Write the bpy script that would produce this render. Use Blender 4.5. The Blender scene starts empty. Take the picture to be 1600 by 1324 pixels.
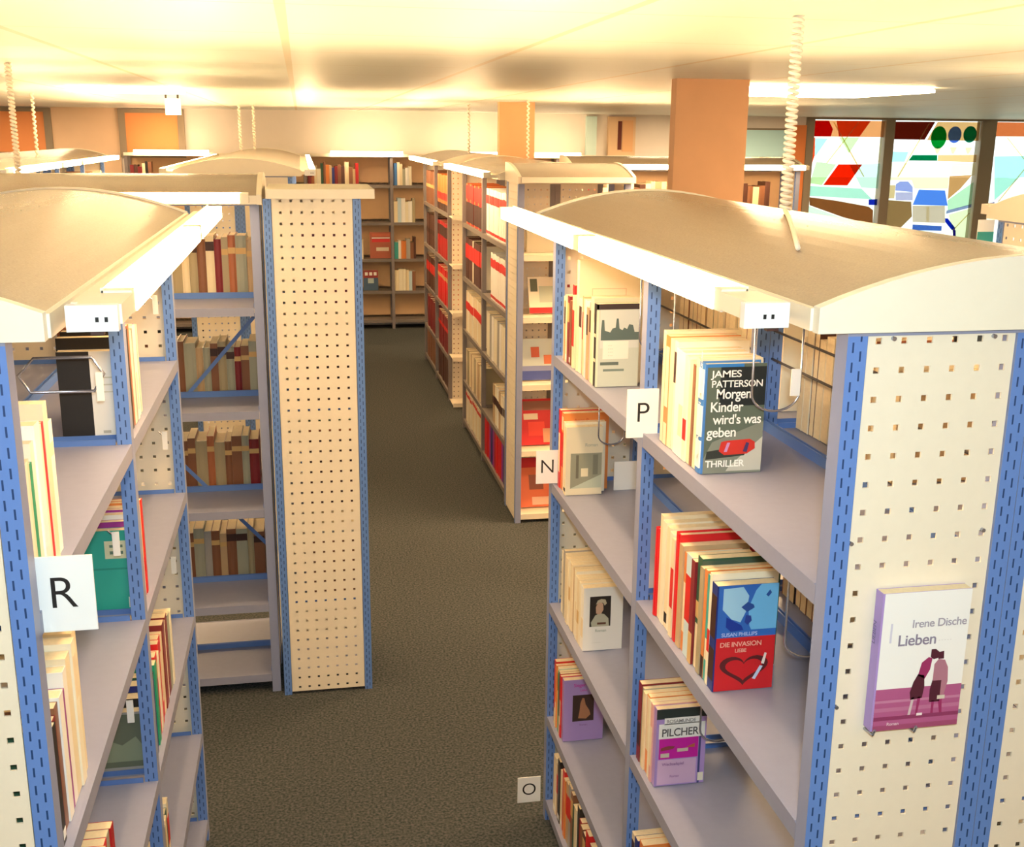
import bpy, math, random
from mathutils import Matrix, Vector
random.seed(7)
C = bpy.context.scene.collection
SC = bpy.context.scene
PI = math.pi

# ---------------------------------------------------------------- camera, light, exposure
H = 2.16
cam_d = bpy.data.cameras.new('camera'); cam = bpy.data.objects.new('camera', cam_d); C.objects.link(cam)
cam_d.sensor_fit = 'HORIZONTAL'; cam_d.sensor_width = 36.0; cam_d.lens = 36.0 * 1746.3 / 1600.0
cam_d.clip_start = 0.05; cam_d.clip_end = 200
yaw, pit, rol = 0.1843, 0.2532, 0.0099
fw = Vector((math.sin(yaw) * math.cos(pit), math.cos(yaw) * math.cos(pit), -math.sin(pit)))
r0 = Vector((math.cos(yaw), -math.sin(yaw), 0)); u0 = r0.cross(fw)
rr = math.cos(rol) * r0 + math.sin(rol) * u0; uu = -math.sin(rol) * r0 + math.cos(rol) * u0
cam.matrix_world = Matrix(((rr.x, uu.x, -fw.x, 0), (rr.y, uu.y, -fw.y, 0), (rr.z, uu.z, -fw.z, H), (0, 0, 0, 1)))
SC.camera = cam
SC.view_settings.view_transform = 'Standard'; SC.view_settings.look = 'None'
SC.view_settings.gamma = 1.0; SC.view_settings.exposure = 0.86; SC.view_settings.use_curve_mapping = False

w = bpy.data.worlds.new('sky'); SC.world = w; w.use_nodes = True
w.node_tree.nodes['Background'].inputs[0].default_value = (0.88, 0.98, 1.0, 1)
w.node_tree.nodes['Background'].inputs[1].default_value = 1.3

def area(name, loc, size, power, col, rot=(0, 0, 0), sy=None):
    d = bpy.data.lights.new(name, 'AREA'); d.energy = power; d.color = col; d.size = size
    if sy: d.shape = 'RECTANGLE'; d.size_y = sy
    o = bpy.data.objects.new(name, d); C.objects.link(o); o.location = loc; o.rotation_euler = rot
    return o
# the photographer's flash, just above the lens
fl = area('camera_flash', (0.03, 0.0, 2.24), 0.07, 15.0, (0.78, 0.95, 1.0))
fl.rotation_euler = cam.matrix_world.to_euler()
# added fill lamps just under the ceiling, no fixtures, brightening walls and columns
LAMP_E = 26.0
for (x, y, p) in ((-1.2, -0.7, 12), (1.6, -0.7, 12), (3.3, 3.9, 34), (-3.2, 2.6, 20), (-3.6, 7.5, 24), (3.6, 10.2, 22), (-2.7, 11.5, 30), (4.6, 11.4, 60)):
    area('ceiling_fluorescent', (x, y, 2.37), 1.2, p, (1.0, 0.70, 0.40), (0, 0, 0), 0.2)

# ---------------------------------------------------------------- materials
MATS = {}
def nodes(name):
    m = bpy.data.materials.new(name); m.use_nodes = True
    nt = m.node_tree
    return m, nt, nt.nodes['Principled BSDF']
def mat(name, col, rough=0.55, metal=0.0, spec=0.4, noise=0.0, nscale=30.0, bump=0.0):
    if name in MATS: return MATS[name]
    m, nt, b = nodes(name)
    b.inputs['Base Color'].default_value = (*col, 1); b.inputs['Roughness'].default_value = rough
    b.inputs['Metallic'].default_value = metal; b.inputs['Specular IOR Level'].default_value = spec
    if noise or bump:
        tc = nt.nodes.new('ShaderNodeTexCoord'); n = nt.nodes.new('ShaderNodeTexNoise')
        n.inputs['Scale'].default_value = nscale; n.inputs['Detail'].default_value = 5
        nt.links.new(tc.outputs['Object'], n.inputs['Vector'])
        if noise:
            mx = nt.nodes.new('ShaderNodeMix'); mx.data_type = 'RGBA'
            mx.inputs[6].default_value = (*[c * (1 - noise) for c in col], 1)
            mx.inputs[7].default_value = (*[min(1, c * (1 + noise)) for c in col], 1)
            nt.links.new(n.outputs['Fac'], mx.inputs[0]); nt.links.new(mx.outputs[2], b.inputs['Base Color'])
        if bump:
            bp = nt.nodes.new('ShaderNodeBump'); bp.inputs['Strength'].default_value = bump; bp.inputs['Distance'].default_value = 0.005
            nt.links.new(n.outputs['Fac'], bp.inputs['Height']); nt.links.new(bp.outputs['Normal'], b.inputs['Normal'])
    MATS[name] = m
    return m
def emit(name, col, s):
    if name in MATS: return MATS[name]
    m, nt, b = nodes(name)
    b.inputs['Base Color'].default_value = (0.9, 0.9, 0.85, 1)
    b.inputs['Emission Color'].default_value = (*col, 1); b.inputs['Emission Strength'].default_value = s
    MATS[name] = m
    return m
def objcol(name, rough, spec=0.4):
    m, nt, b = nodes(name)
    oi = nt.nodes.new('ShaderNodeObjectInfo'); nt.links.new(oi.outputs['Color'], b.inputs['Base Color'])
    b.inputs['Roughness'].default_value = rough; b.inputs['Specular IOR Level'].default_value = spec
    MATS[name] = m
    return m
COVER = objcol('book_cover', 0.42)
PRINT = objcol('printed_ink', 0.45)
PAGES = mat('paper_pages', (0.80, 0.66, 0.43), 0.8, noise=0.12, nscale=140)
CREAM = mat('cream_painted_steel', (0.84, 0.745, 0.59), 0.42, noise=0.03, nscale=60)
BOARD = mat('cream_end_board', (0.86, 0.78, 0.63), 0.4, noise=0.02, nscale=40)
SHELF = mat('grey_blue_shelf_steel', (0.27, 0.285, 0.40), 0.42, spec=0.5, noise=0.05, nscale=50)
SHELFW = mat('cream_shelf_steel', (0.84, 0.74, 0.58), 0.4)
SHELFD = mat('dark_grey_shelf_steel', (0.20, 0.17, 0.15), 0.45)
POSTD = mat('grey_post_steel', (0.22, 0.19, 0.19), 0.45)
BLUE = mat('blue_painted_steel', (0.10, 0.20, 0.52), 0.4)
WHITE = mat('white_plastic', (0.85, 0.85, 0.84), 0.35)
CHROME = mat('chromed_wire', (0.42, 0.43, 0.5), 0.25, metal=0.85)
DARKW = mat('dark_wire', (0.05, 0.04, 0.04), 0.4, metal=0.5)
BLACK = mat('black_ink', (0.012, 0.010, 0.010), 0.6)
REDI = mat('red_band', (0.62, 0.02, 0.015), 0.5)
GOLD = mat('gold_band', (0.62, 0.40, 0.16), 0.5)
CREAMI = mat('cream_band', (0.80, 0.68, 0.48), 0.5)
BROWNI = mat('brown_band', (0.05, 0.018, 0.014), 0.5)
LAMP = emit('fluorescent_glow', (1.0, 0.66, 0.335), LAMP_E)
LAMPF = emit('far_fluorescent_glow', (1.0, 0.70, 0.41), 11.0)
WOOD = mat('back_panel_wood', (0.78, 0.52, 0.30), 0.55, noise=0.10, nscale=6)
WALL = mat('wall_paint', (0.86, 0.79, 0.72), 0.8, noise=0.03, nscale=8)
COLUMN = mat('veneered_column', (0.74, 0.40, 0.20), 0.6, noise=0.08, nscale=7)
ORANGE = mat('orange_panel', (0.88, 0.34, 0.12), 0.6, noise=0.08, nscale=3)
FRAME = mat('grey_brown_frame', (0.30, 0.24, 0.17), 0.5)

def post_mat():
    m, nt, b = nodes('slotted_blue_post')
    tc = nt.nodes.new('ShaderNodeTexCoord'); sp = nt.nodes.new('ShaderNodeSeparateXYZ'); nt.links.new(tc.outputs['Object'], sp.inputs[0])
    def M(op, a, v=None, c=None):
        n = nt.nodes.new('ShaderNodeMath'); n.operation = op
        nt.links.new(a, n.inputs[0])
        if v is not None:
            if hasattr(v, 'is_linked'): nt.links.new(v, n.inputs[1])
            else: n.inputs[1].default_value = v
        if c is not None: n.inputs[2].default_value = c
        return n.outputs[0]
    col = None
    for (cx, ph) in ((-0.006, 0.0), (0.005, 0.45)):
        ax = M('LESS_THAN', M('ABSOLUTE', M('SUBTRACT', sp.outputs[0], cx)), 0.0013)
        f = M('FRACT', M('ADD', M('DIVIDE', sp.outputs[2], 0.0269), ph))
        az = M('LESS_THAN', f, 0.52)
        k = M('MULTIPLY', ax, az)
        col = k if col is None else M('MAXIMUM', col, k)
    mx = nt.nodes.new('ShaderNodeMix'); mx.data_type = 'RGBA'
    mx.inputs[6].default_value = (0.125, 0.24, 0.58, 1); mx.inputs[7].default_value = (0.015, 0.05, 0.16, 1)
    nt.links.new(col, mx.inputs[0]); nt.links.new(mx.outputs[2], b.inputs['Base Color'])
    b.inputs['Roughness'].default_value = 0.38
    return m
POST = post_mat()

POSTF = mat('post_front_lilac_grey', (0.27, 0.30, 0.45), 0.4)
def canopy_mat():
    m, nt, b = nodes('perforated_canopy_sheet')
    tc = nt.nodes.new('ShaderNodeTexCoord')
    v = nt.nodes.new('ShaderNodeTexVoronoi'); v.feature = 'F1'; v.inputs['Scale'].default_value = 26; v.inputs['Randomness'].default_value = 0.15
    nt.links.new(tc.outputs['Object'], v.inputs['Vector'])
    lt = nt.nodes.new('ShaderNodeMath'); lt.operation = 'LESS_THAN'; lt.inputs[1].default_value = 0.055
    nt.links.new(v.outputs['Distance'], lt.inputs[0])
    n = nt.nodes.new('ShaderNodeTexNoise'); n.inputs['Scale'].default_value = 300; nt.links.new(tc.outputs['Object'], n.inputs['Vector'])
    m1 = nt.nodes.new('ShaderNodeMix'); m1.data_type = 'RGBA'
    m1.inputs[6].default_value = (0.23, 0.175, 0.125, 1); m1.inputs[7].default_value = (0.36, 0.28, 0.205, 1); nt.links.new(n.outputs['Fac'], m1.inputs[0])
    mx = nt.nodes.new('ShaderNodeMix'); mx.data_type = 'RGBA'; nt.links.new(lt.outputs[0], mx.inputs[0])
    nt.links.new(m1.outputs[2], mx.inputs[6]); mx.inputs[7].default_value = (0.25, 0.18, 0.14, 1)
    nt.links.new(mx.outputs[2], b.inputs['Base Color']); b.inputs['Roughness'].default_value = 0.27; b.inputs['Specular IOR Level'].default_value = 0.6
    return m
CANOPY = canopy_mat()

def carpet_mat():
    m, nt, b = nodes('carpet')
    tc = nt.nodes.new('ShaderNodeTexCoord'); n = nt.nodes.new('ShaderNodeTexNoise'); n.inputs['Scale'].default_value = 110; n.inputs['Detail'].default_value = 6
    nt.links.new(tc.outputs['Object'], n.inputs['Vector'])
    cr = nt.nodes.new('ShaderNodeValToRGB'); e = cr.color_ramp.elements
    e[0].position = 0.35; e[0].color = (0.030, 0.044, 0.043, 1); e[1].position = 0.66; e[1].color = (0.108, 0.100, 0.098, 1)
    nt.links.new(n.outputs['Fac'], cr.inputs[0]); nt.links.new(cr.outputs[0], b.inputs['Base Color'])
    b.inputs['Roughness'].default_value = 1.0; b.inputs['Specular IOR Level'].default_value = 0.05
    bp = nt.nodes.new('ShaderNodeBump'); bp.inputs['Strength'].default_value = 0.4; bp.inputs['Distance'].default_value = 0.004
    nt.links.new(n.outputs['Fac'], bp.inputs['Height']); nt.links.new(bp.outputs['Normal'], b.inputs['Normal'])
    return m
def ceiling_mat():
    m, nt, b = nodes('ceiling_panels')
    tc = nt.nodes.new('ShaderNodeTexCoord'); sp = nt.nodes.new('ShaderNodeSeparateXYZ'); nt.links.new(tc.outputs['Object'], sp.inputs[0])
    def seam(out, pitch, wdt, off):
        a = nt.nodes.new('ShaderNodeMath'); a.operation = 'ADD'; a.inputs[1].default_value = off; nt.links.new(out, a.inputs[0])
        d = nt.nodes.new('ShaderNodeMath'); d.operation = 'DIVIDE'; d.inputs[1].default_value = pitch; nt.links.new(a.outputs[0], d.inputs[0])
        f = nt.nodes.new('ShaderNodeMath'); f.operation = 'FRACT'; nt.links.new(d.outputs[0], f.inputs[0])
        l = nt.nodes.new('ShaderNodeMath'); l.operation = 'LESS_THAN'; l.inputs[1].default_value = wdt / pitch; nt.links.new(f.outputs[0], l.inputs[0])
        return l.outputs[0]
    s1 = seam(sp.outputs[0], 0.66, 0.022, 10 * 0.66 + 0.04); s2 = seam(sp.outputs[1], 0.66, 0.005, 3.0)
    base = nt.nodes.new('ShaderNodeMix'); base.data_type = 'RGBA'; base.inputs[6].default_value = (0.78, 0.82, 0.76, 1); base.inputs[7].default_value = (0.70, 0.64, 0.50, 1)
    nt.links.new(s1, base.inputs[0])
    b2 = nt.nodes.new('ShaderNodeMix'); b2.data_type = 'RGBA'; nt.links.new(s2, b2.inputs[0]); nt.links.new(base.outputs[2], b2.inputs[6]); b2.inputs[7].default_value = (0.62, 0.54, 0.40, 1)
    nt.links.new(b2.outputs[2], b.inputs['Base Color']); b.inputs['Roughness'].default_value = 0.42; b.inputs['Specular IOR Level'].default_value = 0.35
    return m

# ---------------------------------------------------------------- mesh helpers
class MB:
    def __init__(s): s.v = []; s.f = []; s.m = []
    def box(s, x0, x1, y0, y1, z0, z1, mi=0):
        if x0 > x1: x0, x1 = x1, x0
        if y0 > y1: y0, y1 = y1, y0
        if z0 > z1: z0, z1 = z1, z0
        n = len(s.v)
        s.v += [(x0, y0, z0), (x1, y0, z0), (x1, y1, z0), (x0, y1, z0), (x0, y0, z1), (x1, y0, z1), (x1, y1, z1), (x0, y1, z1)]
        for q in ((0, 3, 2, 1), (4, 5, 6, 7), (0, 1, 5, 4), (1, 2, 6, 5), (2, 3, 7, 6), (3, 0, 4, 7)):
            s.f.append(tuple(n + i for i in q)); s.m.append(mi)
        return s
    def prism(s, pts, fn, a, b, mi=0):      # 2D outline pts swept from a to b; fn(u, v, t) -> xyz
        n = len(s.v); k = len(pts)
        for t in (a, b): s.v += [fn(p[0], p[1], t) for p in pts]
        s.f.append(tuple(n + i for i in range(k - 1, -1, -1))); s.f.append(tuple(n + k + i for i in range(k))); s.m += [mi, mi]
        for i in range(k):
            j = (i + 1) % k; s.f.append((n + i, n + j, n + k + j, n + k + i)); s.m.append(mi)
        return s
    def tube(s, path, r, seg=8, mi=0, closed=False):
        path = [Vector(p) for p in path]; n = len(path); base = len(s.v)
        up = Vector((0.13, 0.27, 0.95)).normalized(); prev = None
        for i, p in enumerate(path):
            if closed: t = path[(i + 1) % n] - path[i - 1]
            else: t = path[min(i + 1, n - 1)] - path[max(i - 1, 0)]
            t.normalize()
            a = (prev - t * prev.dot(t)) if prev is not None else t.cross(up)
            if a.length < 1e-6: a = t.orthogonal()
            a.normalize(); bb = t.cross(a); prev = a
            for k in range(seg):
                an = 2 * PI * k / seg; s.v.append(tuple(p + (a * math.cos(an) + bb * math.sin(an)) * r))
        for i in range(n if closed else n - 1):
            for k in range(seg):
                i2 = (i + 1) % n; k2 = (k + 1) % seg
                s.f.append((base + i * seg + k, base + i * seg + k2, base + i2 * seg + k2, base + i2 * seg + k)); s.m.append(mi)
        if not closed:
            s.f.append(tuple(base + k for k in range(seg - 1, -1, -1))); s.f.append(tuple(base + (n - 1) * seg + k for k in range(seg))); s.m += [mi, mi]
        return s
    def mesh(s, name, mats, smooth=False):
        me = bpy.data.meshes.new(name); me.from_pydata(s.v, [], s.f)
        for m in (mats if isinstance(mats, (list, tuple)) else [mats]): me.materials.append(m)
        me.polygons.foreach_set('material_index', s.m)
        if smooth: me.polygons.foreach_set('use_smooth', [True] * len(s.f))
        me.update()
        return me
    def build(s, name, mats, parent=None, smooth=False):
        return link(name, s.mesh(name, mats, smooth), parent)
def link(name, data, parent=None):
    o = bpy.data.objects.new(name, data); C.objects.link(o)
    if parent: o.parent = parent
    return o
def tag(o, label=None, cat=None, group=None, kind=None):
    if label: o['label'] = label
    if cat: o['category'] = cat
    if group: o['group'] = group
    if kind: o['kind'] = kind
    return o
def empty(name, loc, rz=0.0):
    o = link(name, None); o.location = loc; o.rotation_euler = (0, 0, rz); o.empty_display_size = 0.1
    return o
def struct(name, mb, m):
    return tag(mb.build(name, m), kind='structure')

# ---------------------------------------------------------------- the room
YW = 12.95; ZC = 2.16 + 0.235; X0 = -5.2; X1 = 9.5; YB = -1.9
struct('floor', MB().box(X0 - .1, X1 + .1, YB - .1, YW + .12, -0.1, 0), carpet_mat())
struct('ceiling', MB().box(X0 - .1, X1 + .1, YB - .1, YW + .12, ZC, ZC + 0.1), ceiling_mat())
struct('wall_left', MB().box(X0 - .1, X0, YB, YW, 0, ZC), WALL)
struct('wall_right', MB().box(X1, X1 + .1, YB, YW, 0, ZC), WALL)
struct('wall_front', MB().box(X0, X1, YB - .1, YB, 0, ZC), WALL)
bw = MB().box(X0, 5.95, YW, YW + .12, 0, ZC).box(9.42, X1, YW, YW + .12, 0, ZC).box(5.95, 9.42, YW, YW + .12, 0, 0.12)
struct('wall_back', bw, WALL)
struct('trim_1', MB().box(5.95, 9.42, YW - 0.02, YW + .12, 2.37, ZC), FRAME)
# ceiling-high glazing in the back wall, painted with films; three panes
GLASS = None
def glass():
    m = bpy.data.materials.new('window_glass'); m.use_nodes = True; nt = m.node_tree; nt.nodes.clear()
    o = nt.nodes.new('ShaderNodeOutputMaterial'); t = nt.nodes.new('ShaderNodeBsdfTransparent'); g = nt.nodes.new('ShaderNodeBsdfGlossy'); mx = nt.nodes.new('ShaderNodeMixShader')
    t.inputs[0].default_value = (0.96, 0.99, 0.97, 1); g.inputs['Roughness'].default_value = 0.05; mx.inputs[0].default_value = 0.06
    nt.links.new(t.outputs[0], mx.inputs[1]); nt.links.new(g.outputs[0], mx.inputs[2]); nt.links.new(mx.outputs[0], o.inputs[0])
    return m
GLASS = glass()
def film(col):
    key = 'window_film_%d_%d_%d' % tuple(int(c * 255) for c in col)
    if key in MATS: return MATS[key]
    m = bpy.data.materials.new(key); m.use_nodes = True; nt = m.node_tree; nt.nodes.clear()
    o = nt.nodes.new('ShaderNodeOutputMaterial'); t = nt.nodes.new('ShaderNodeBsdfTransparent'); d = nt.nodes.new('ShaderNodeBsdfDiffuse'); mx = nt.nodes.new('ShaderNodeMixShader')
    t.inputs[0].default_value = (*col, 1); d.inputs[0].default_value = (*col, 1); mx.inputs[0].default_value = 0.10
    nt.links.new(t.outputs[0], mx.inputs[1]); nt.links.new(d.outputs[0], mx.inputs[2]); nt.links.new(mx.outputs[0], o.inputs[0])
    MATS[key] = m
    return m
wposts = [(5.95, 6.05), (6.97, 7.09), (8.25, 8.445), (9.30, 9.42)]
panes = []
for i in range(3):
    a, b = wposts[i][1], wposts[i + 1][0]
    fr = MB().box(wposts[i][0] if i == 0 else (wposts[i][0] + wposts[i][1]) / 2, a, YW - .03, YW + .09, .12, 2.37)
    fr.box(b, wposts[i + 1][1] if i == 2 else (wposts[i + 1][0] + wposts[i + 1][1]) / 2, YW - .03, YW + .09, .12, 2.37)
    fr.box(a, b, YW - .03, YW + .09, .12, .2)
    f = struct('window_%d' % (i + 1), fr, FRAME)
    g = MB().box(a, b, YW + .02, YW + .026, .2, 2.37).build('pane', GLASS, f)
    panes.append(g)
def poly(pane, name, pts, col, k=0):
    y = YW + .017 - .0012 * k
    MB().prism(pts, lambda u, v, t: (u, t, v), y, y + .001).build(name, film(col), panes[pane])
def ell(cx, cz, rx, rz, n=20): return [(cx + rx * math.cos(2 * PI * i / n), cz + rz * math.sin(2 * PI * i / n)) for i in range(n)]
RED, ORG, DBR = (.72, .03, .02), (.80, .22, .08), (.22, .05, .03)
poly(0, 'painted_film', [(6.05, 2.36), (6.97, 2.36), (6.97, 2.17), (6.05, 2.17)], (.78, .50, .30))
poly(0, 'painted_film', [(6.055, 2.353), (6.247, 2.355), (6.306, 2.256), (6.286, 2.172), (6.055, 2.17)], RED, 1)
poly(0, 'painted_film', [(6.344, 2.356), (6.786, 2.358), (6.659, 2.175), (6.39, 2.173)], ORG, 1)
poly(0, 'painted_film', [(6.39, 2.165), (6.659, 2.165), (6.54, 1.98)], (.72, .86, .60), 1)
poly(0, 'painted_film', [(6.412, 1.846), (6.725, 1.847), (6.552, 1.596), (6.237, 1.6)], (.80, .09, .02), 1)
poly(0, 'painted_film', [(6.055, 2.16), (6.085, 2.16), (6.097, 1.95), (6.055, 1.80)], ORG, 1)
poly(0, 'painted_film', [(6.125, 1.876), (6.384, 1.846), (6.218, 1.6), (6.06, 1.621)], (.70, .84, .62))
poly(0, 'painted_film', [(6.056, 1.589), (6.741, 1.558), (6.896, 1.428), (6.066, 1.471)], (.62, .85, .80))
poly(0, 'painted_film', [(6.56, 1.84), (6.96, 1.86), (6.96, 1.56), (6.74, 1.57)], (.74, .90, .86))
poly(0, 'painted_film', [(6.087, 2.15), (6.25, 2.15), (6.10, 1.93)], (.62, .86, .84))
poly(0, 'painted_film', [(6.067, 1.456), (6.423, 1.413), (6.857, 1.341), (6.921, 1.297), (6.931, 1.122), (6.535, 1.211), (6.079, 1.359)], (.44, .25, .13), 1)
poly(0, 'painted_film', [(6.07, 1.35), (6.53, 1.20), (6.96, 1.10), (6.96, 0.9), (6.07, 0.9)], (.80, .92, .86))
poly(0, 'painted_film', [(6.85, 1.428), (6.965, 1.432), (6.965, 1.358), (6.855, 1.362)], (.06, .12, .62), 1)
poly(1, 'painted_film', [(7.095, 2.355), (7.639, 2.359), (7.52, 2.145), (7.095, 2.147)], DBR, 1)
poly(1, 'painted_film', [(7.67, 2.359), (8.245, 2.36), (8.245, 2.137), (7.551, 2.141)], (.72, .54, .33))
poly(1, 'painted_film', ell(7.704, 2.174, .105, .135), (.02, .42, .12), 2)
poly(1, 'painted_film', ell(7.915, 2.208, .09, .10), (.20, .32, .66), 2)
poly(1, 'painted_film', ell(8.12, 2.214, .09, .10), (.04, .34, .24), 2)
for cx in (7.704, 7.915, 8.12):
    poly(1, 'painted_film', [(cx - .05, 2.06), (cx + .05, 2.06), (cx + .012, 1.98), (cx - .012, 1.98)], (.86, .80, .62), 1)
poly(1, 'painted_film', [(7.379, 1.962), (7.709, 1.964), (7.716, 1.895), (7.331, 1.897)], (.01, .36, .20), 1)
poly(1, 'painted_film', [(7.72, 1.965), (8.245, 1.97), (8.245, 1.88), (7.72, 1.89)], (.85, .68, .46))
poly(1, 'painted_film', [(7.10, 2.0), (7.32, 2.0), (7.28, 1.88), (7.10, 1.88)], (.62, .86, .84))
poly(1, 'painted_film', [(7.192, 1.536), (7.193, 1.612), (7.245, 1.645), (7.353, 1.645), (7.42, 1.58), (7.428, 1.515)], (.52, .58, .88), 1)
poly(1, 'painted_film', [(7.199, 1.515), (7.428, 1.515), (7.438, 1.416), (7.209, 1.417)], (.66, .66, .84), 1)
poly(1, 'painted_film', [(7.444, 1.362), (7.509, 1.547), (7.862, 1.537), (7.921, 1.35)], (.26, .46, .90), 1)
poly(1, 'painted_film', [(7.445, 1.351), (7.884, 1.35), (7.909, 1.135), (7.467, 1.153)], (.74, .68, .62), 1)
poly(1, 'painted_film', [(7.629, 1.339), (7.672, 1.339), (7.69, 1.152), (7.65, 1.152)], (.96, .92, .80), 2)
poly(1, 'painted_film', [(7.47, 1.12), (7.87, 1.10), (7.87, 1.04), (7.47, 1.05)], (.20, .34, .70), 1)
poly(1, 'painted_film', [(7.902, 1.195), (7.939, 1.195), (8.058, 1.072), (8.051, 1.045), (8.005, 1.054), (7.908, 1.151)], (.03, .10, .62), 2)
poly(1, 'painted_film', [(8.024, 1.061), (8.066, 1.045), (8.081, 0.92), (8.045, 0.927)], (.08, .05, .45), 2)
poly(1, 'painted_film', [(7.903, 1.712), (8.208, 1.724), (8.068, 1.559), (7.912, 1.427)], (.74, .54, .34), 1)
poly(1, 'painted_film', [(7.913, 1.416), (8.24, 1.64), (8.245, 1.36), (7.928, 1.295)], (.68, .86, .74))
poly(1, 'painted_film', [(7.91, 1.29), (8.245, 1.37), (8.245, 1.33), (7.91, 1.25)], (.45, .52, .70), 1)
poly(1, 'painted_film', [(7.10, 1.42), (7.42, 1.40), (7.45, 1.22), (7.25, 1.02), (7.10, 1.1)], (.50, .38, .24), 1)
poly(2, 'painted_film', [(8.45, 2.365), (9.29, 2.365), (9.29, 2.195), (8.45, 2.192)], (.70, .34, .18))
poly(2, 'painted_film', [(8.486, 1.954), (9.25, 1.967), (9.25, 1.72), (8.87, 1.70), (8.556, 1.416)], (.62, .87, .84))
poly(2, 'painted_film', [(8.45, 1.378), (8.559, 1.393), (8.566, 1.298), (8.45, 1.294)], (.03, .08, .55), 1)
poly(0, 'painted_film', [(6.30, 2.15), (6.62, 1.86), (6.96, 1.87), (6.96, 2.16), (6.68, 2.16), (6.56, 1.99)], (.97, .96, .86))
poly(1, 'painted_film', [(7.10, 1.86), (7.70, 1.88), (7.90, 1.70), (7.90, 1.56), (7.45, 1.56), (7.40, 1.66), (7.10, 1.66)], (.93, .95, .80))
poly(1, 'painted_film', [(7.92, 1.86), (8.245, 1.87), (8.245, 1.72), (7.92, 1.72)], (.95, .90, .76))
poly(1, 'painted_film', [(7.10, 1.60), (7.19, 1.60), (7.19, 1.44), (7.10, 1.44)], (.80, .70, .52))
poly(1, 'painted_film', [(7.95, 1.24), (8.245, 1.32), (8.245, .8), (8.10, .8)], (.86, .92, .76))
for (a_, b_) in (((6.25, 1.86), (6.62, 2.34)), ((6.30, 2.34), (6.75, 1.70)), ((7.55, 2.34), (7.20, 1.70)), ((8.02, 1.05), (8.22, 1.26)), ((8.60, 1.40), (8.95, 1.85)), ((8.62, 2.18), (9.10, 1.72))):
    p_ = 0 if a_[0] < 7 else (1 if a_[0] < 8.3 else 2)
    poly(p_, 'painted_line', [(a_[0], a_[1]), (a_[0] + .018, a_[1]), (b_[0] + .018, b_[1]), (b_[0], b_[1])], (.86, .74, .50), 3)
# outdoors, beyond the glass
struct('ground', MB().box(-20, 40, YW + .12, 60, -0.1, 0), mat('pale_paving', (.75, .72, .62), 0.9))
# high inner windows with orange blinds in the back wall, and a pale blue board standing in for a bluish lit patch
for i, (a, b) in enumerate(((-3.4, -2.58), (-1.90, -1.22))):
    f = struct('window_%d' % (i + 4), MB().box(a, b, YW - .05, YW - .003, 2.345, 2.385).box(a, b, YW - .05, YW - .003, 1.88, 1.93)
               .box(a, a + .07, YW - .05, YW - .003, 1.93, 2.345).box(b - .07, b, YW - .05, YW - .003, 1.93, 2.345), FRAME)
    MB().box(a + .07, b - .07, YW - .03, YW - .003, 1.93, 2.345).build('orange_blind', ORANGE, f)
struct('trim_2', MB().box(-2.58, -1.90, YW - .012, YW, 1.5, ZC), mat('tan_wall_panel', (.86, .62, .42), .7, noise=.05, nscale=5))
struct('trim_3', MB().box(3.24, 3.36, YW - .06, YW, 1.9, 2.37), mat('pale_blue_wall_strip', (.62, .82, .80), .6))
cb = MB().box(3.50, 3.82, YW - .07, YW - .002, 1.93, 2.37).build('meter_cupboard', mat('wall_cupboard', (.74, .52, .32), .6))
tag(cb, 'tan wall cupboard with a dark upright slot high on the far wall', 'cupboard')
MB().box(3.61, 3.655, YW - .076, YW - .07, 2.0, 2.32).build('slot', mat('dark_slot', (.14, .03, .02), .7), cb)
MB().box(3.665, 3.79, YW - .075, YW - .07, 1.98, 2.33).build('door', mat('orange_door', (.76, .44, .22), .6), cb)
nb_ = MB().box(5.0, 5.72, YW - .03, YW - .002, 1.93, 2.24).build('wall_board', mat('pale_blue_board', (.58, .92, 1.0), .5))  # board stands in for a bluish lit patch on the wall
tag(nb_, 'pale blue board on the far wall beside the first painted window', 'board')
MB().box(4.98, 5.74, YW - .034, YW - .001, 2.24, 2.26).box(4.98, 5.74, YW - .034, YW - .001, 1.91, 1.93).build('frame', FRAME, nb_)
struct('door_1', MB().box(5.76, 5.94, YW - .05, YW - .002, 0.02, 2.30), mat('orange_red_door', (.78, .24, .07), .5, noise=.1, nscale=1.2))
# columns
def column(n, x0, x1, y0, y1, label):
    struct(n, MB().box(x0, x1, y0, y1, 0, ZC), COLUMN)
column('trim_4', 1.567, 1.89, 4.70, 4.77, '')
column('trim_5', 1.475, 1.745, 8.55, 8.63, '')
# ceiling fluorescent strips
def ceiling_light(x0, x1, y, d, label, mult=1):
    o = MB().box(x0, x1, y, y + d, ZC - .016, ZC - .001).build('ceiling_light', BOARD)
    MB().box(x0 - .004, x1 + .004, y - .004, y + d + .004, ZC - .024, ZC - .010).build('diffuser', LAMP, o)
    tag(o, label, 'ceiling light', 'strip lights in the ceiling')
ceiling_light(-1.25, -.66, 6.75, .38, 'long bright ceiling strip light above the far bookcases by the hanging sign')
ceiling_light(2.05, 2.98, 5.1, .85, 'bright recessed ceiling light just beyond the wooden column')
# hanging sign
hs = MB().box(-0.79, -0.70, 7.25, 7.275, 2.255, 2.35).build('hanging_sign', mat('pale_sign', (.80, .82, .66), .5))
tag(hs, 'small blank pale sign hanging from the ceiling on two dark clips', 'sign')
for x in (-.785, -.715): MB().box(x - .006, x + .006, 7.255, 7.27, 2.35, ZC).build('clip', BLACK, hs)

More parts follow.
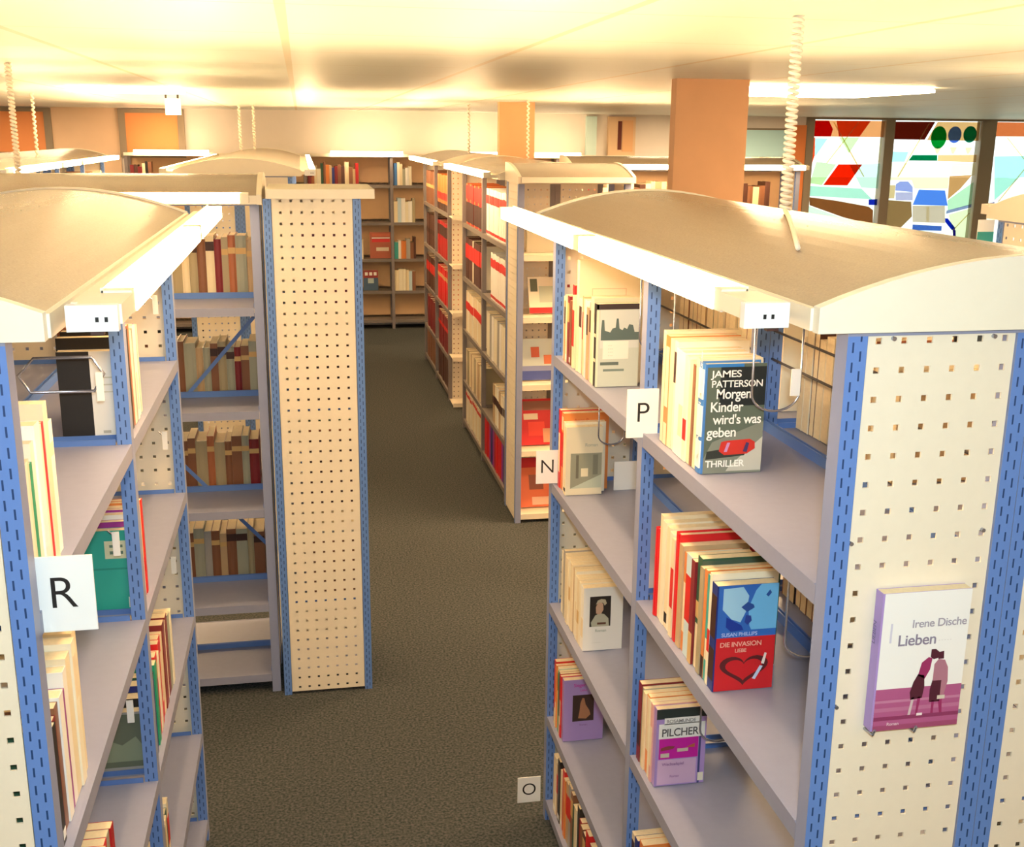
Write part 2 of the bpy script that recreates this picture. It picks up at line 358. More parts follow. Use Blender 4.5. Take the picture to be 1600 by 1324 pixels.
# ---------------------------------------------------------------- shelving units
ZT = 1.905
LEV = [2.16 - .622, 2.16 - 1.010, 2.16 - 1.398, 2.16 - 1.786, 2.16 - 2.085]
PERF = {}
def perf_mesh(wd, ncol, pitch=0.0372, x_first=None, m=None, ZT=ZT):
    key = (round(wd, 4), ncol, m.name, ZT)
    if key in PERF: return PERF[key]
    z0, z1 = 0.012, ZT
    x_first = (wd - pitch * (ncol - 1)) / 2 if x_first is None else x_first
    h = .0044; xs = [0.0]
    for i in range(ncol): xs += [x_first + i * pitch - h, x_first + i * pitch + h]
    xs.append(wd); zs = [z1]; k = 0
    while True:
        c = ZT - .0074 - k * .0403
        if c - h < z0 + .01: break
        zs += [c + h, c - h]; k += 1
    zs.append(z0)
    mb = MB(); nx, nz = len(xs), len(zs)
    for y in (0.0, 0.003):
        for z in zs:
            for x in xs: mb.v.append((x, y, z))
    I = lambda i, j, b: b * nx * nz + j * nx + i
    def q(*a): mb.f.append(a); mb.m.append(0)
    for j in range(nz - 1):
        for i in range(nx - 1):
            hole = (i % 2 == 1) and (j % 2 == 1)
            if hole:
                c = [(i, j), (i + 1, j), (i + 1, j + 1), (i, j + 1)]
                for n in range(4):
                    a, b = c[n], c[(n + 1) % 4]; q(I(*a, 0), I(*b, 0), I(*b, 1), I(*a, 1))
            else:
                q(I(i, j, 0), I(i, j + 1, 0), I(i + 1, j + 1, 0), I(i + 1, j, 0)); q(I(i, j, 1), I(i + 1, j, 1), I(i + 1, j + 1, 1), I(i, j + 1, 1))
    for j in range(nz - 1):
        q(I(0, j, 0), I(0, j, 1), I(0, j + 1, 1), I(0, j + 1, 0)); q(I(nx - 1, j, 0), I(nx - 1, j + 1, 0), I(nx - 1, j + 1, 1), I(nx - 1, j, 1))
    for i in range(nx - 1):
        q(I(i, 0, 0), I(i + 1, 0, 0), I(i + 1, 0, 1), I(i, 0, 1)); q(I(i, nz - 1, 0), I(i, nz - 1, 1), I(i + 1, nz - 1, 1), I(i + 1, nz - 1, 0))
    PERF[key] = mb.mesh('end_panel', m)
    return PERF[key]
PW = .0285; PD = .033
POSTM = {}
def post_mesh(mt, ZT):
    key = (mt.name, ZT)
    if key not in POSTM:
        mb = MB().box(-PW / 2, PW / 2, -PD / 2, PD / 2, 0.0, ZT); mb.m = [0, 0, 0, 1, 0, 1]
        POSTM[key] = mb.mesh('upright', [mt, POSTF if mt is POST else mt])
    return POSTM[key]
def arc(x, hw): return 1.941 + .066 * (1 - (x / hw) ** 2)
def unit(name, label, loc, rz, nb, bay, d, sides=(-1, 1), levels=LEV, shelf=None, post=None, brace=False, canopy='arc', lamps=(), hw=None,
         cream=None, ncol=6, group=None, back=None, panels=True, ends=(0, 1), ZT=ZT):
    """local frame: +y along the run, x across (aisle faces at -d / +d), z up; origin on the floor at the near end of the centre plane"""
    shelf = shelf or SHELF; post = post or POST; cream = cream or CREAM
    root = empty(name, loc, rz); tag(root, label, 'bookcase', group)
    L = nb * bay
    fy = []
    for k in range(nb + 1): fy.append(PD / 2 if k == 0 else (L - PD / 2 if k == nb else k * bay))
    for s in sides:
        for k, y in enumerate(fy):
            for x in (s * (d - PW / 2), s * (PW / 2 + .0006)):
                p = link('upright', post_mesh(post, ZT), root); p.location = (x, y, 0)
        if panels:
            wd = d - 2 * PW - .004
            me = perf_mesh(wd, ncol, m=cream, ZT=ZT)
            for e in ends:
                p = link('end_panel', me, root); x0 = PW + .002 if s > 0 else -d + PW + .002
                if e == 0: p.location = (x0, .003, 0)
                else: p.location = (x0, L - .006, 0)
        for k in range(nb):
            a, b = fy[k] + PD / 2 + .001, fy[k + 1] - PD / 2 - .001
            for z in levels:
                mb = MB(); xi, xo = s * .003, s * d
                mb.box(xi, xo, a, b, z - .004, z)
                mb.box(xo - s * .004, xo, a, b, z - .030, z - .004); mb.box(xo - s * .004, xo, a + .004, b - .004, z, z + .0015)
                mb.box(xi, xi + s * .003, a, b, z, z + .022, 1)
                mb.box(s * (PW + .003), s * (d - PW - .003), a, a + .002, z, z + .012, 1); mb.box(s * (PW + .003), s * (d - PW - .003), b - .002, b, z, z + .012, 1)
                mb.build('shelf', [shelf, BLUE if shelf is SHELF else shelf], root)
    if back:
        MB().box(-.006, .0, PD, L - PD, .05, ZT).build('back_panel', back, root)
    if brace:
        for k in brace:
            a, b = fy[k], fy[k + 1]
            for (za, zb, xx) in ((.50, 1.50, .0), (1.50, .50, .0026)):
                t = .011
                mb = MB().prism([(a, za - t), (b, zb - t), (b, zb + t), (a, za + t)], lambda u, v, q: (q, u, v), -.0035 + xx, -.0012 + xx)
                mb.build('cross_brace', BLUE if post is POST else post, root)
    hw = hw or d + .049
    xa = -hw if -1 in sides else -.06; xb = hw if 1 in sides else .06
    if canopy == 'arc':
        MB().box(-d if -1 in sides else 0, d if 1 in sides else 0, .0, L, ZT, ZT + .006).build('top_tray', shelf, root)
        n = 20; pts = [(-hw + 2 * hw * i / n) for i in range(n + 1)]
        if -1 not in sides: pts = [x for x in pts if x >= -.035]
        if 1 not in sides: pts = [x for x in pts if x <= .035]
        out = [(x, arc(x, hw)) for x in pts] + [(x, arc(x, hw) - .004) for x in reversed(pts)]
        mb = MB().prism(out, lambda u, v, t: (u, t, v), .006, L - .006)
        mb.build('canopy', CANOPY, root)
        eb = [(pts[0], ZT + .0065), (pts[-1], ZT + .0065)] + [(x, arc(x, hw) + .005) for x in reversed(pts)]
        for (y0, y1) in ((-.012, .006), (L - .006, L + .012)):
            MB().prism(eb, lambda u, v, t: (u, t, v), y0, y1).build('end_board', BOARD, root)
        for s in sides:
            MB().box(s * (hw - .012), s * (hw + .004), .006, L - .006, ZT + .008, 1.943).build('edge_rail', BOARD, root)
    elif canopy == 'flat':
        MB().box(.0125, xb, -.012, L + .01, ZT + .001, ZT + .034).build('cap_board', BOARD, root)
    for (s, segs) in lamps:
        xo = s * (hw + .085); xi = s * (hw + .004)
        y0, y1 = segs[0][0], segs[-1][1]
        lm = MB().box(xi, s * (hw + .046), y0 - .03, y1 + .03, 1.921, 1.938).box(s * (hw + .044), s * (hw + .083), y0 - .03, y0, 1.921, 1.953)
        lm.box(s * (hw + .043), s * (hw + .0465), y0 - .03, y1 + .03, 1.921, 1.957)  # added lip, keeps direct tube light off the rail and canopy
        lm.box(s * (hw + .044), s * (hw + .083), y1, y1 + .03, 1.921, 1.953)
        for i in range(len(segs) - 1): lm.box(s * (hw + .044), s * (hw + .083), segs[i][1], segs[i + 1][0], 1.921, 1.953)
        lo = lm.build('lamp_housing', BOARD, root)
        for (a, b) in segs: MB().box(s * (hw + .048), s * (hw + .084), a, b, 1.921, 1.952).build('lamp_tube', LAMP, lo)
        if s * 2 in lamp_plate.get(name, ()):
            po = -.010 if name == 'bookcase' else .004
            pl = MB().box(s * (hw + .030 + po), s * (hw + .092 + po), y0 - .15, y0 - .135, 1.918, 1.951).build('lamp_end_plate', WHITE, lo)
            MB().box(s * (hw + .03), s * (hw + .085), y0 - .135, y0 - .03, 1.925, 1.950).build('lamp_driver', BOARD, lo)
            for q in (.055, .066): MB().box(s * (hw + q), s * (hw + q + .004), y0 - .1508, y0 - .15, 1.930, 1.936).build('socket_mark', BLACK, pl)
            MB().box(s * (hw + .048), s * (hw + .064), y0 - .1505, y0 - .14, 1.914, 1.918).build('switch', BROWNI, pl)
    return root
lamp_plate = {}

# the five rows of shelving
RX = .982; RY = 1.355; B = .9
lamp_plate['lettered_bookcase'] = (-2,); lamp_plate['bookcase'] = (2,)
R = unit('lettered_bookcase', 'blue double bookcase with N, P and O signs and a book on its end', (RX, RY, 0), 0, 2, B, .278,
         lamps=((-1, ((.155, .96), (1.02, 1.92))), (1, ((.15, .95), (1.0, 1.9)))))
LX = -.639; LY = 1.4255
Lc = unit('bookcase', 'tall blue double bookcase carrying the large letter R sign', (LX, LY, 0), 0, 2, B, .278, lamps=((1, ((.165, 1.20), (1.255, 1.92))),))
XL = unit('open_bookcase', 'open blue bookcase standing crosswise, brown books behind crossed braces, beside the perforated pillar', (-.1525, 4.42, 0), PI / 2, 2, .9, .272,
          brace=(0, 1), lamps=((-1, ((.06, .62), (.66, 1.75))), (1, ((.06, 1.75),))))  # rear-side lamp added to brighten the ceiling over the aisle
P = unit('end_bookcase', 'narrow pillar-like shelf unit with a tall perforated cream end and flat cap', (-.1385, 4.108, 0), 0, 1, .42, .345, sides=(1,), ncol=7, canopy='flat', ZT=1.931)
M1 = unit('volume_bookcase', 'double bookcase of red and white bound volumes, nearer of two along the aisle', (1.418, 6.33, 0), 0, 2, .92, .278,
          lamps=((-1, ((.05, .85), (.9, 1.83))), (1, ((.05, 1.83),))), post=POSTD, shelf=SHELFD)  # right-side lamp added to brighten that part of the room
M2 = unit('volume_bookcase', 'double bookcase of dark red volumes at the far end of the aisle', (1.418, 9.0, 0), 0, 2, .92, .278,
          lamps=((-1, ((-.1, .55), (.62, 1.83))),), post=POSTD, shelf=SHELFD)
T = unit('display_bookcase', 'cream crosswise shelf unit with red picture books leaning on white shelves', (1.133 + 0, 6.30, 0), -PI / 2, 1, .62, .345, sides=(1,),
         shelf=SHELFW, ncol=7, levels=[1.526, 1.187, .807, .425, .05])
U = unit('bookcase', 'far crosswise bookcase lit by a strip lamp behind the wooden column', (3.75, 8.5, 0), PI / 2, 2, .9, .30, lamps=((-1, ((.02, .55), (.6, 1.8))),), sides=(-1,), back=WOOD)
CC = unit('bookcase', 'long curved-top bookcase behind the perforated pillar, its end facing the open shelves', (-.36, 6.8, 0), 0, 5, .9, .31,
          lamps=((-1, ((.05, 1.5), (1.56, 3.0), (3.06, 4.45))), (1, ((.05, 1.5), (1.56, 4.45)))))
D = unit('bookcase', 'distant curved-top bookcase under the orange blinds with a long strip lamp', (-1.95, 6.6, 0), 0, 4, .95, .278, lamps=((1, ((.03, 1.3), (1.4, 2.0), (2.1, 3.75))),))
V = unit('wall_bookcase', 'long wood-backed bookcase along the far wall', (3.79, 12.925, 0), PI / 2, 6, .937, .275, sides=(-1,), shelf=SHELFD, post=POSTD, back=WOOD,
         brace=(2, 3), levels=[1.60, 1.195, .79, .43, .10], panels=False, canopy='none',
         lamps=())
for (a, b) in ((-1.72, -.96), (.32, 1.10), (1.5, 2.2), (2.58, 3.1)):  # the lamp before the last is added to brighten the wall
    s = -1
    yl0, yl1 = a - 3.79, b - 3.79
    lo = MB().box(-.305, -.286, -yl1 - .03, -yl0 + .03, 1.93, 1.938).build('lamp_housing', BOARD, V)
    MB().box(-.36, -.306, -yl1, -yl0, 1.93, 1.967).build('lamp_tube', LAMPF, lo)
MB().box(-.30, .0, 0, 6 * .937, ZT + .001, ZT + .02).build('top_board', BOARD, V)
MB().box(-.30, -.285, 0, 6 * .937, ZT + .02, ZT + .034).build('top_fascia', BOARD, V)
W = unit('bookcase', 'bookcase whose brown perforated end shows in front of the painted windows', (2.185, 3.0, 0), -PI / 2, 2, .9, .278, lamps=((-1, ((.05, 1.7),)), (1, ((.05, 1.7),))))  # both lamps added to brighten the columns and right side
added_unit = unit('bookcase', 'bookcase standing by the window wall to the right of the painted panes', (7.3, 5.0, 0), 0, 4, .95, .278, lamps=((-1, ((.05, 1.8), (1.9, 3.7))), (1, ((.05, 3.7),))), panels=False)  # added outside the view so its lamps light the ceiling there
# white ledges on M2's end
for z in (1.52, 1.14, .76, .40, .02):
    mb = MB().box(-.272, .0, -.24, -.003, z, z + .006).box(-.272, .0, -.245, -.24, z - .012, z + .02)
    mb.build('display_ledge', SHELFW, M2)

# ---------------------------------------------------------------- books
PAL = dict(cream=(.80, .68, .46), white=(.86, .83, .77), ivory=(.84, .77, .60), red=(.66, .015, .02), orange=(.74, .24, .06), brown=(.24, .10, .05), rust=(.42, .14, .06),
           tan=(.52, .36, .20), olive=(.40, .33, .20), sage=(.37, .37, .28), green=(.02, .32, .17), navy=(.015, .03, .20), blue=(.06, .20, .52), paleblue=(.52, .66, .74),
           purple=(.30, .03, .26), lilac=(.40, .27, .60), maroon=(.22, .02, .025), black=(.018, .016, .016), pink=(.74, .40, .37), teal=(.05, .36, .33), grey=(.38, .36, .33), darkgreen=(.03, .10, .06),
           darkbrown=(.09, .035, .025), crimson=(.42, .012, .015), turquoise=(.03, .38, .30))
WORD = dict(paleblue='pale blue', darkgreen='dark green', darkbrown='dark brown')
INK = dict(r=REDI, k=BLACK, w=WHITE, g=GOLD, c=CREAMI, b=BROWNI)
ORD = ['', 'first', 'second', 'third', 'fourth', 'fifth', 'sixth', 'seventh', 'eighth', 'ninth', 'tenth', 'eleventh', 'twelfth', 'thirteenth', 'fourteenth', 'fifteenth', 'sixteenth',
       'seventeenth', 'eighteenth', 'nineteenth', 'twentieth', 'twenty-first', 'twenty-second', 'twenty-third', 'twenty-fourth', 'twenty-fifth', 'twenty-sixth', 'twenty-seventh', 'twenty-eighth', 'twenty-ninth', 'thirtieth']
LEVN = ['top shelf', 'second shelf', 'third shelf', 'fourth shelf', 'bottom shelf']
def make_book(t, h, d, col, bands=(), soft=True, label=None, group=None, name='book', cat='book', pages=None):
    """local frame: spine at y=0, thickness along +x, depth along +y, z up; bands = (z0, z1, ink) fractions of the height on the spine"""
    b = .0011 if soft else .0024; pg = .0004 if soft else .004
    mb = MB().box(0, b, 0, d, 0, h).box(t - b, t, 0, d, 0, h)
    if soft: mb.box(b, t - b, 0, b, 0, h)
    else: mb.prism([(b, b), (b, .0006), (t * .3, -.0022), (t * .7, -.0022), (t - b, .0006), (t - b, b)], lambda u, v, q: (u, v, q), 0, h)
    mats = [COVER]
    y = -.0003 if soft else -.0026
    for (z0, z1, ink) in bands:
        m = INK[ink]
        if m not in mats: mats.append(m)
        ins = .12 * t if ink in 'wkc' else 0
        mb.box(ins, t - ins, y, .0, z0 * h, z1 * h, mats.index(m))
    o = mb.build(name, mats)
    o.color = (*PAL[col], 1) if isinstance(col, str) else (*col, 1)
    MB().box(b, t - b, b, d - pg - .0005, pg, h - pg).build('page_block', pages or PAGES, o)
    tag(o, label, cat, group)
    return o
ALL = []
def row(lst, start, plane, z, face, step, where, group, endword, lim=99, name=None, cat='book', labels=None, word=None):
    """books one after another from `start` going along `step` (+1/-1 on the run axis); face: '-x','+x','-y' = where the spines look"""
    c = start; out = []
    for i, spec in enumerate(lst):
        t, h, d, col = spec[:4]; bands = spec[4] if len(spec) > 4 else (); soft = spec[5] if len(spec) > 5 else True
        if i and step * (c + step * t - lim) > 0: break
        kind = word or ('paperback' if soft else 'hardback')
        if isinstance(labels, dict) and i in labels: lab = labels[i]
        else: lab = '%s %s, %s from %s, %s' % (WORD.get(col, col), kind, ORD[min(i + 1, 30)], endword, where)
        o = make_book(t, h, d, col, bands, soft, lab, group, name or ('old_volume' if word == 'old volume' else 'book'), cat)
        j = random.uniform(0, .006)
        if face == '-x':      # local +y -> world +x, local +x -> world -y
            o.rotation_euler = (0, 0, -PI / 2); o.location = (plane + j, c + (t if step > 0 else 0), z)
        elif face == '+x':
            o.rotation_euler = (0, 0, PI / 2); o.location = (plane - j, c - (t if step < 0 else 0), z)
        elif face == '-y':
            o.location = (c - (t if step < 0 else 0), plane + j, z)
        else:
            o.rotation_euler = (0, 0, PI); o.location = (c + (t if step > 0 else 0), plane - j, z)
        c += step * (t + .0007); out.append(o)
    return out
def bk(t, h, col, d=.125, bands=None, soft=True):
    if bands is None:
        r = random.random(); dark = sum(PAL[col]) < .9
        if r < .35: bands = ((.55, .85, 'w' if dark else 'k'),) if False else ((.62, .9, 'g' if dark else 'b'),)
        elif r < .6: bands = ((.04, .12, 'w'),)
        elif r < .8: bands = ((.45, .8, 'c' if dark else 'r'),)
        else: bands = ()
    return (t, h, d, col, bands, soft)

fx = RX - .278 + .010     # spine plane of the lettered bookcase
Z = LEV
NP = 'N-P bookcase'
e1 = .0015
# -- top shelf, far bay (nearest book first, towards the far post)
rT = row([bk(.022, .212, 'black', .112, ((.3, .34, 'c'), (.6, .64, 'c'))), bk(.012, .16, 'ivory', .12, ()), bk(.030, .222, 'cream', .15, ((.02, .06, 'c'),)), bk(.022, .205, 'pink', .14), bk(.014, .19, 'tan', .13),
          bk(.020, .206, 'paleblue', .14, ()), bk(.024, .205, 'cream', .14, ()), bk(.018, .21, 'tan', .13), bk(.026, .20, 'ivory', .14), bk(.024, .30, 'cream', .20, (), False), bk(.016, .19, 'tan', .13), bk(.022, .20, 'cream', .13, ((.3, .8, 'r'),)),
          bk(.020, .225, 'red', .15, ((.0, .2, 'c'),)), bk(.016, .18, 'brown', .13), bk(.022, .19, 'maroon', .13), bk(.022, .19, 'cream', .13), bk(.02, .17, 'orange', .12), bk(.02, .18, 'ivory', .12)],
         2.69, fx, Z[0] + e1, '-x', 1, 'top N-P shelf, far bay', 'books on the top shelf, far bay', 'the wire hoop', 3.09,
         labels={0: 'black spined paperback with a city skyline cover on the top shelf', 9: 'tall cream hardback with a framed title standing above its neighbours'})
# -- top shelf, near bay
rP = row([bk(.032, .212, 'blue', .120, ((.05, .30, 'w'), (.34, .62, 'w'), (.68, .95, 'w')), False), bk(.018, .216, 'cream', .125, ()), bk(.012, .20, 'brown', .13, ()), bk(.020, .205, 'cream', .14, ()), bk(.02, .21, 'ivory', .14, ((.2, .4, 'r'),)), bk(.030, .213, 'white', .13, ((.2, .5, 'c'),)),
          bk(.024, .214, 'white', .13, ()), bk(.02, .225, 'ivory', .15), bk(.022, .226, 'cream', .15, ()), bk(.026, .228, 'orange', .15, ((.35, .9, 'c'), (.0, .2, 'c'))), bk(.022, .234, 'cream', .16, ())],
         1.9285, fx + .006, Z[0] + e1, '-x', 1, 'top N-P shelf, near bay', 'books on the top shelf, near bay', 'the wire hoop', 2.205,
         labels={0: 'blue spined thriller with white title lettering and a red sleigh on its cover'})
# -- second shelf, far bay (N)
rN = row([bk(.026, .203, 'cream', .108, ((.05, .1, 'k'),)), bk(.02, .21, 'ivory', .12, ()), bk(.026, .232, 'orange', .135, ((.3, .75, 'r'), (.78, .95, 'c'))), bk(.024, .235, 'red', .14, ((.2, .7, 'c'),)), bk(.016, .20, 'cream', .12)],
         2.992, fx, Z[1] + e1, '-x', 1, 'second N-P shelf, far bay', 'books beside the N sign', 'the wire hoop', 3.10,
         labels={0: 'cream paperback with a pale street picture, front book beside the N sign'})
# -- second shelf, near bay (heart)
rH = row([bk(.026, .212, 'navy', .119, ((.1, .4, 'b'), (.5, .9, 'b'))), bk(.012, .225, 'ivory', .13, ((.3, .5, 'r'),)), bk(.016, .215, 'teal', .13, ((.2, .4, 'c'),)), bk(.014, .22, 'orange', .13, ((.0, .2, 'b'),)), bk(.018, .218, 'olive', .15, ()), bk(.024, .23, 'darkgreen', .16, ((.0, .4, 'c'), (.45, .6, 'g'))),
          bk(.020, .215, 'maroon', .12, ((.0, .3, 'g'),)), bk(.032, .215, 'paleblue', .13, ((.35, .8, 'r'),)), bk(.018, .21, 'orange', .12, ((.2, .7, 'c'),)), bk(.022, .22, 'tan', .14, ()), bk(.026, .235, 'red', .16, (), False), bk(.018, .215, 'cream', .13, ((.3, .7, 'r'),)),
          bk(.022, .22, 'ivory', .14, ()), bk(.022, .225, 'cream', .14, ((.05, .15, 'k'),)), bk(.024, .228, 'ivory', .15, ()), bk(.02, .235, 'cream', .16, ()), bk(.018, .20, 'red', .14, (), False)],
         1.8013, fx + .004, Z[1] + e1, '-x', 1, 'second N-P shelf, near bay', 'books on the second shelf, near bay', 'the heart-cover book', 2.235,
         labels={0: 'blue and red paperback with a couple and a red heart on its cover'})
# -- third shelf, far bay (white row with boy)
rB = row([bk(.030, .188, 'white', .113, ((.2, .5, 'c'),)), bk(.020, .19, 'ivory', .115, ()), bk(.022, .192, 'cream', .115, ((.3, .5, 'g'),)), bk(.018, .192, 'ivory', .12, ((.3, .6, 'c'),)), bk(.02, .20, 'ivory', .12, ()), bk(.016, .20, 'tan', .12, ()), bk(.024, .205, 'cream', .12, ()), bk(.022, .205, 'ivory', .12, ((.4, .6, 'g'),)), bk(.024, .205, 'cream', .12, ()),
          bk(.026, .206, 'cream', .12, ()), bk(.02, .21, 'grey', .13, ()), bk(.03, .195, 'ivory', .12, ())],
         2.778, fx + .006, Z[2] + e1, '-x', 1, 'third N-P shelf, far bay', 'pale paperbacks on the third shelf', 'the boy-portrait book', 3.09,
         labels={0: 'white paperback with a dark portrait of a child on its cover'})
# -- third shelf, near bay (lilac)
rL = row([bk(.018, .188, 'lilac', .115, ((.02, .96, 'w'),) if False else ()), bk(.014, .19, 'pink', .112, ((.2, .7, 'c'),)), bk(.014, .19, 'ivory', .11, ()), bk(.02, .192, 'orange', .11, ((.3, .98, 'c'),)), bk(.018, .19, 'cream', .11, ()), bk(.014, .192, 'sage', .11, ()), bk(.022, .196, 'maroon', .112, ((.2, .5, 'b'),)), bk(.016, .20, 'cream', .115, ())],
         2.100, fx, Z[2] + e1, '-x', 1, 'third N-P shelf, near bay', 'books behind the lilac paperback', 'the lilac cover', 2.24,
         labels={0: 'lilac paperback with white author panel and magenta picture on the third shelf'})
# -- fourth shelf, far bay
rV = row([bk(.022, .203, 'lilac', .124, ()), bk(.014, .205, 'red', .12, ((.2, .6, 'c'),)), bk(.014, .206, 'maroon', .12, ((.0, .3, 'c'),)), bk(.016, .205, 'green', .12, ()), bk(.016, .208, 'ivory', .12), bk(.014, .21, 'orange', .12, ((.0, .4, 'c'),)), bk(.022, .215, 'red', .12, ((.0, .25, 'c'),)), bk(.02, .215, 'cream', .12)],
         2.962, fx, Z[3] + e1, '-x', 1, 'fourth N-P shelf, far bay', 'books behind the lilac portrait cover', 'the lilac cover', 3.10,
         labels={0: 'lilac paperback with a small dark portrait, fourth shelf, far bay'})
# -- bottom shelf, far bay (O)
cols = ['cream', 'rust', 'maroon', 'orange', 'tan', 'maroon', 'red', 'darkbrown', 'brown', 'crimson', 'black', 'cream', 'darkgreen', 'brown', 'grey', 'tan', 'orange', 'red', 'cream', 'black', 'tan', 'cream', 'maroon', 'brown']
random.seed(21)
rO = row([bk(random.uniform(.022, .034), random.uniform(.18, .215), c, .125) for c in cols], 2.45, fx, Z[4] + e1, '-x', 1, 'bottom N-P shelf, far bay', 'books beside the O sign', 'the near post', 3.09)
# -- fourth shelf, near bay
rQ = row([bk(random.uniform(.018, .028), random.uniform(.18, .2), c, .12) for c in ['cream', 'teal', 'ivory', 'red', 'cream', 'maroon', 'paleblue', 'ivory', 'teal', 'orange', 'navy', 'cream', 'ivory']], 1.95, fx, Z[3] + e1, '-x', 1,
         'fourth N-P shelf, near bay', 'books on the fourth shelf, near bay', 'the near end', 2.235)
# -- the other side of the lettered bookcase, seen through it
fo = RX + .278 - .012
random.seed(5)
row([bk(random.uniform(.026, .042), random.uniform(.2, .26), c_, .17) for c_ in ['cream', 'brown', 'ivory', 'sage', 'maroon', 'tan', 'grey', 'cream', 'darkgreen', 'ivory', 'brown', 'cream', 'sage', 'cream', 'maroon', 'ivory', 'tan', 'cream', 'ivory', 'brown', 'ivory', 'cream', 'ivory', 'cream']], 3.10, fo, Z[0] + e1, '+x', -1,
    'N-P bookcase rear, top shelf, far bay', 'books on the rear side, far bay', 'the far post', 2.34)
row([bk(random.uniform(.022, .036), random.uniform(.2, .25), c_, .19) for c_ in ['cream', 'ivory', 'darkbrown', 'cream', 'ivory', 'cream', 'darkbrown', 'cream', 'ivory', 'sage', 'rust', 'cream', 'ivory', 'tan']], 2.23, fo, Z[0] + e1, '+x', -1,
    'N-P bookcase rear, top shelf, near bay', 'books on the rear side, near bay', 'the middle post', 1.78)
row([bk(.03, .21, c, .2) for c in ['rust', 'black', 'navy', 'brown', 'cream', 'maroon', 'darkgreen', 'black', 'cream']], 2.22, fo, Z[1] + e1, '+x', -1,
    'N-P bookcase rear, second shelf, near bay', 'books on the rear side, second shelf', 'the middle post', 1.9)

# -- R-sign bookcase
lx = LX + .278 - .012
rl1 = row([bk(.022, .20, 'cream', .13, ()), bk(.018, .19, 'ivory', .13, ()), bk(.016, .19, 'cream', .13, ((.4, .8, 'c'),)), bk(.018, .18, 'green', .12, ()), bk(.020, .205, 'ivory', .14, ()), bk(.030, .225, 'white', .15, ((.2, .9, 'w'),)), bk(.022, .215, 'ivory', .15, ()), bk(.014, .215, 'red', .15, ()), bk(.024, .24, 'cream', .16, ()), bk(.030, .205, 'white', .13, ((.74, .84, 'c'),))],
          1.487, lx, Z[0] + e1, '+x', 1, 'top R shelf, near bay', 'books behind the R sign', 'the near post', 1.75)
rl2 = row([bk(.024, .20, 'darkgreen', .13), bk(.020, .19, 'black', .13), bk(.018, .19, 'maroon', .12, ()), bk(.022, .20, 'brown', .13, ()), bk(.026, .205, 'white', .14, ()), bk(.014, .20, 'purple', .14, ()), bk(.024, .225, 'white', .15, ()), bk(.030, .235, 'cream', .16, ()), bk(.026, .245, 'ivory', .17, ((.6, .9, 'c'),)), bk(.028, .25, 'cream', .18, ())],
          1.487, lx, Z[1] + e1, '+x', 1, 'second R shelf, near bay', 'books on the second R shelf', 'the near post', 1.755)
rl3 = row([bk(.024, .2, c, .14, b) for c, b in [('tan', ()), ('black', ()), ('olive', ()), ('maroon', ()), ('cream', ()), ('brown', ()), ('tan', ()), ('grey', ()), ('cream', ()), ('ivory', ()), ('sage', ()), ('cream', ()), ('red', ()), ('sage', ()), ('crimson', ())]],
          1.487, lx, Z[2] + e1, '+x', 1, 'third R shelf, near bay', 'books on the third R shelf', 'the near post', 1.87)
rl1f = row([bk(.024, .186, 'white', .125, ()), bk(.024, .21, 'black', .13, ()), bk(.02, .205, 'white', .13, ()), bk(.026, .215, 'black', .13, ()), bk(.026, .22, 'rust', .14, ()), bk(.022, .205, 'ivory', .13, ()), bk(.016, .205, 'sage', .12, ()), bk(.022, .21, 'white', .13, ((.1, .5, 'c'),)), bk(.014, .21, 'purple', .13, ()), bk(.016, .205, 'white', .13, ()), bk(.016, .20, 'teal', .12, ()), bk(.016, .20, 'ivory', .12, ())],
           2.348, lx, Z[0] + e1, '+x', 1, 'top R shelf, far bay', 'books on the top R shelf, far bay', 'the middle post', 2.62,
           labels={0: 'black and white paperback with barcode, back cover showing on the top R shelf'})
rl2f = row([bk(.020, .188, 'turquoise', .13, ()), bk(.016, .20, 'purple', .13, ()), bk(.018, .21, 'white', .13, ()), bk(.014, .215, 'purple', .13, ()), bk(.016, .215, 'ivory', .13, ()), bk(.014, .22, 'orange', .13, ((.0, .4, 'r'),)), bk(.016, .22, 'red', .13, ())],
           2.348, lx, Z[1] + e1, '+x', 1, 'second R shelf, far bay', 'books on the second R shelf, far bay', 'the middle post', 2.50,
           labels={0: 'turquoise paperback with white sticker, back cover showing beside the R sign'})
rl3f = row([bk(.022, .15, 'grey', .13, ()), bk(.03, .17, 'black', .12, ()), bk(.03, .185, 'navy', .12, ()), bk(.026, .19, 'darkgreen', .125, ()), bk(.030, .205, 'green', .13, ()), bk(.032, .21, 'red', .13, ((.7, .9, 'g'),)), bk(.026, .20, 'ivory', .13, ()), bk(.026, .215, 'red', .14, ()), bk(.032, .215, 'red', .14, ((.2, .8, 'c'),)), bk(.026, .21, 'cream', .14, ()), bk(.036, .225, 'maroon', .15, ()), bk(.03, .21, 'ivory', .14, ()), bk(.032, .215, 'maroon', .15, ()), bk(.03, .205, 'sage', .14, ()), bk(.03, .2, 'ivory', .14, ())],
           2.348, lx, Z[2] + e1, '+x', 1, 'third R shelf, far bay', 'books on the third R shelf, far bay', 'the middle post', 2.80,
           labels={0: 'grey green photo-covered paperback, front of the third R shelf, far bay'})
row([bk(.03, .19, 'darkgreen', .13), bk(.03, .2, 'tan', .13, ()), bk(.026, .19, 'olive', .13), bk(.026, .2, 'cream', .13), bk(.03, .2, 'darkgreen', .13), bk(.03, .21, 'ivory', .13)], 2.348, lx, Z[3] + e1, '+x', 1, 'fourth R shelf, far bay',
    'books on the fourth R shelf', 'the middle post', 2.6)

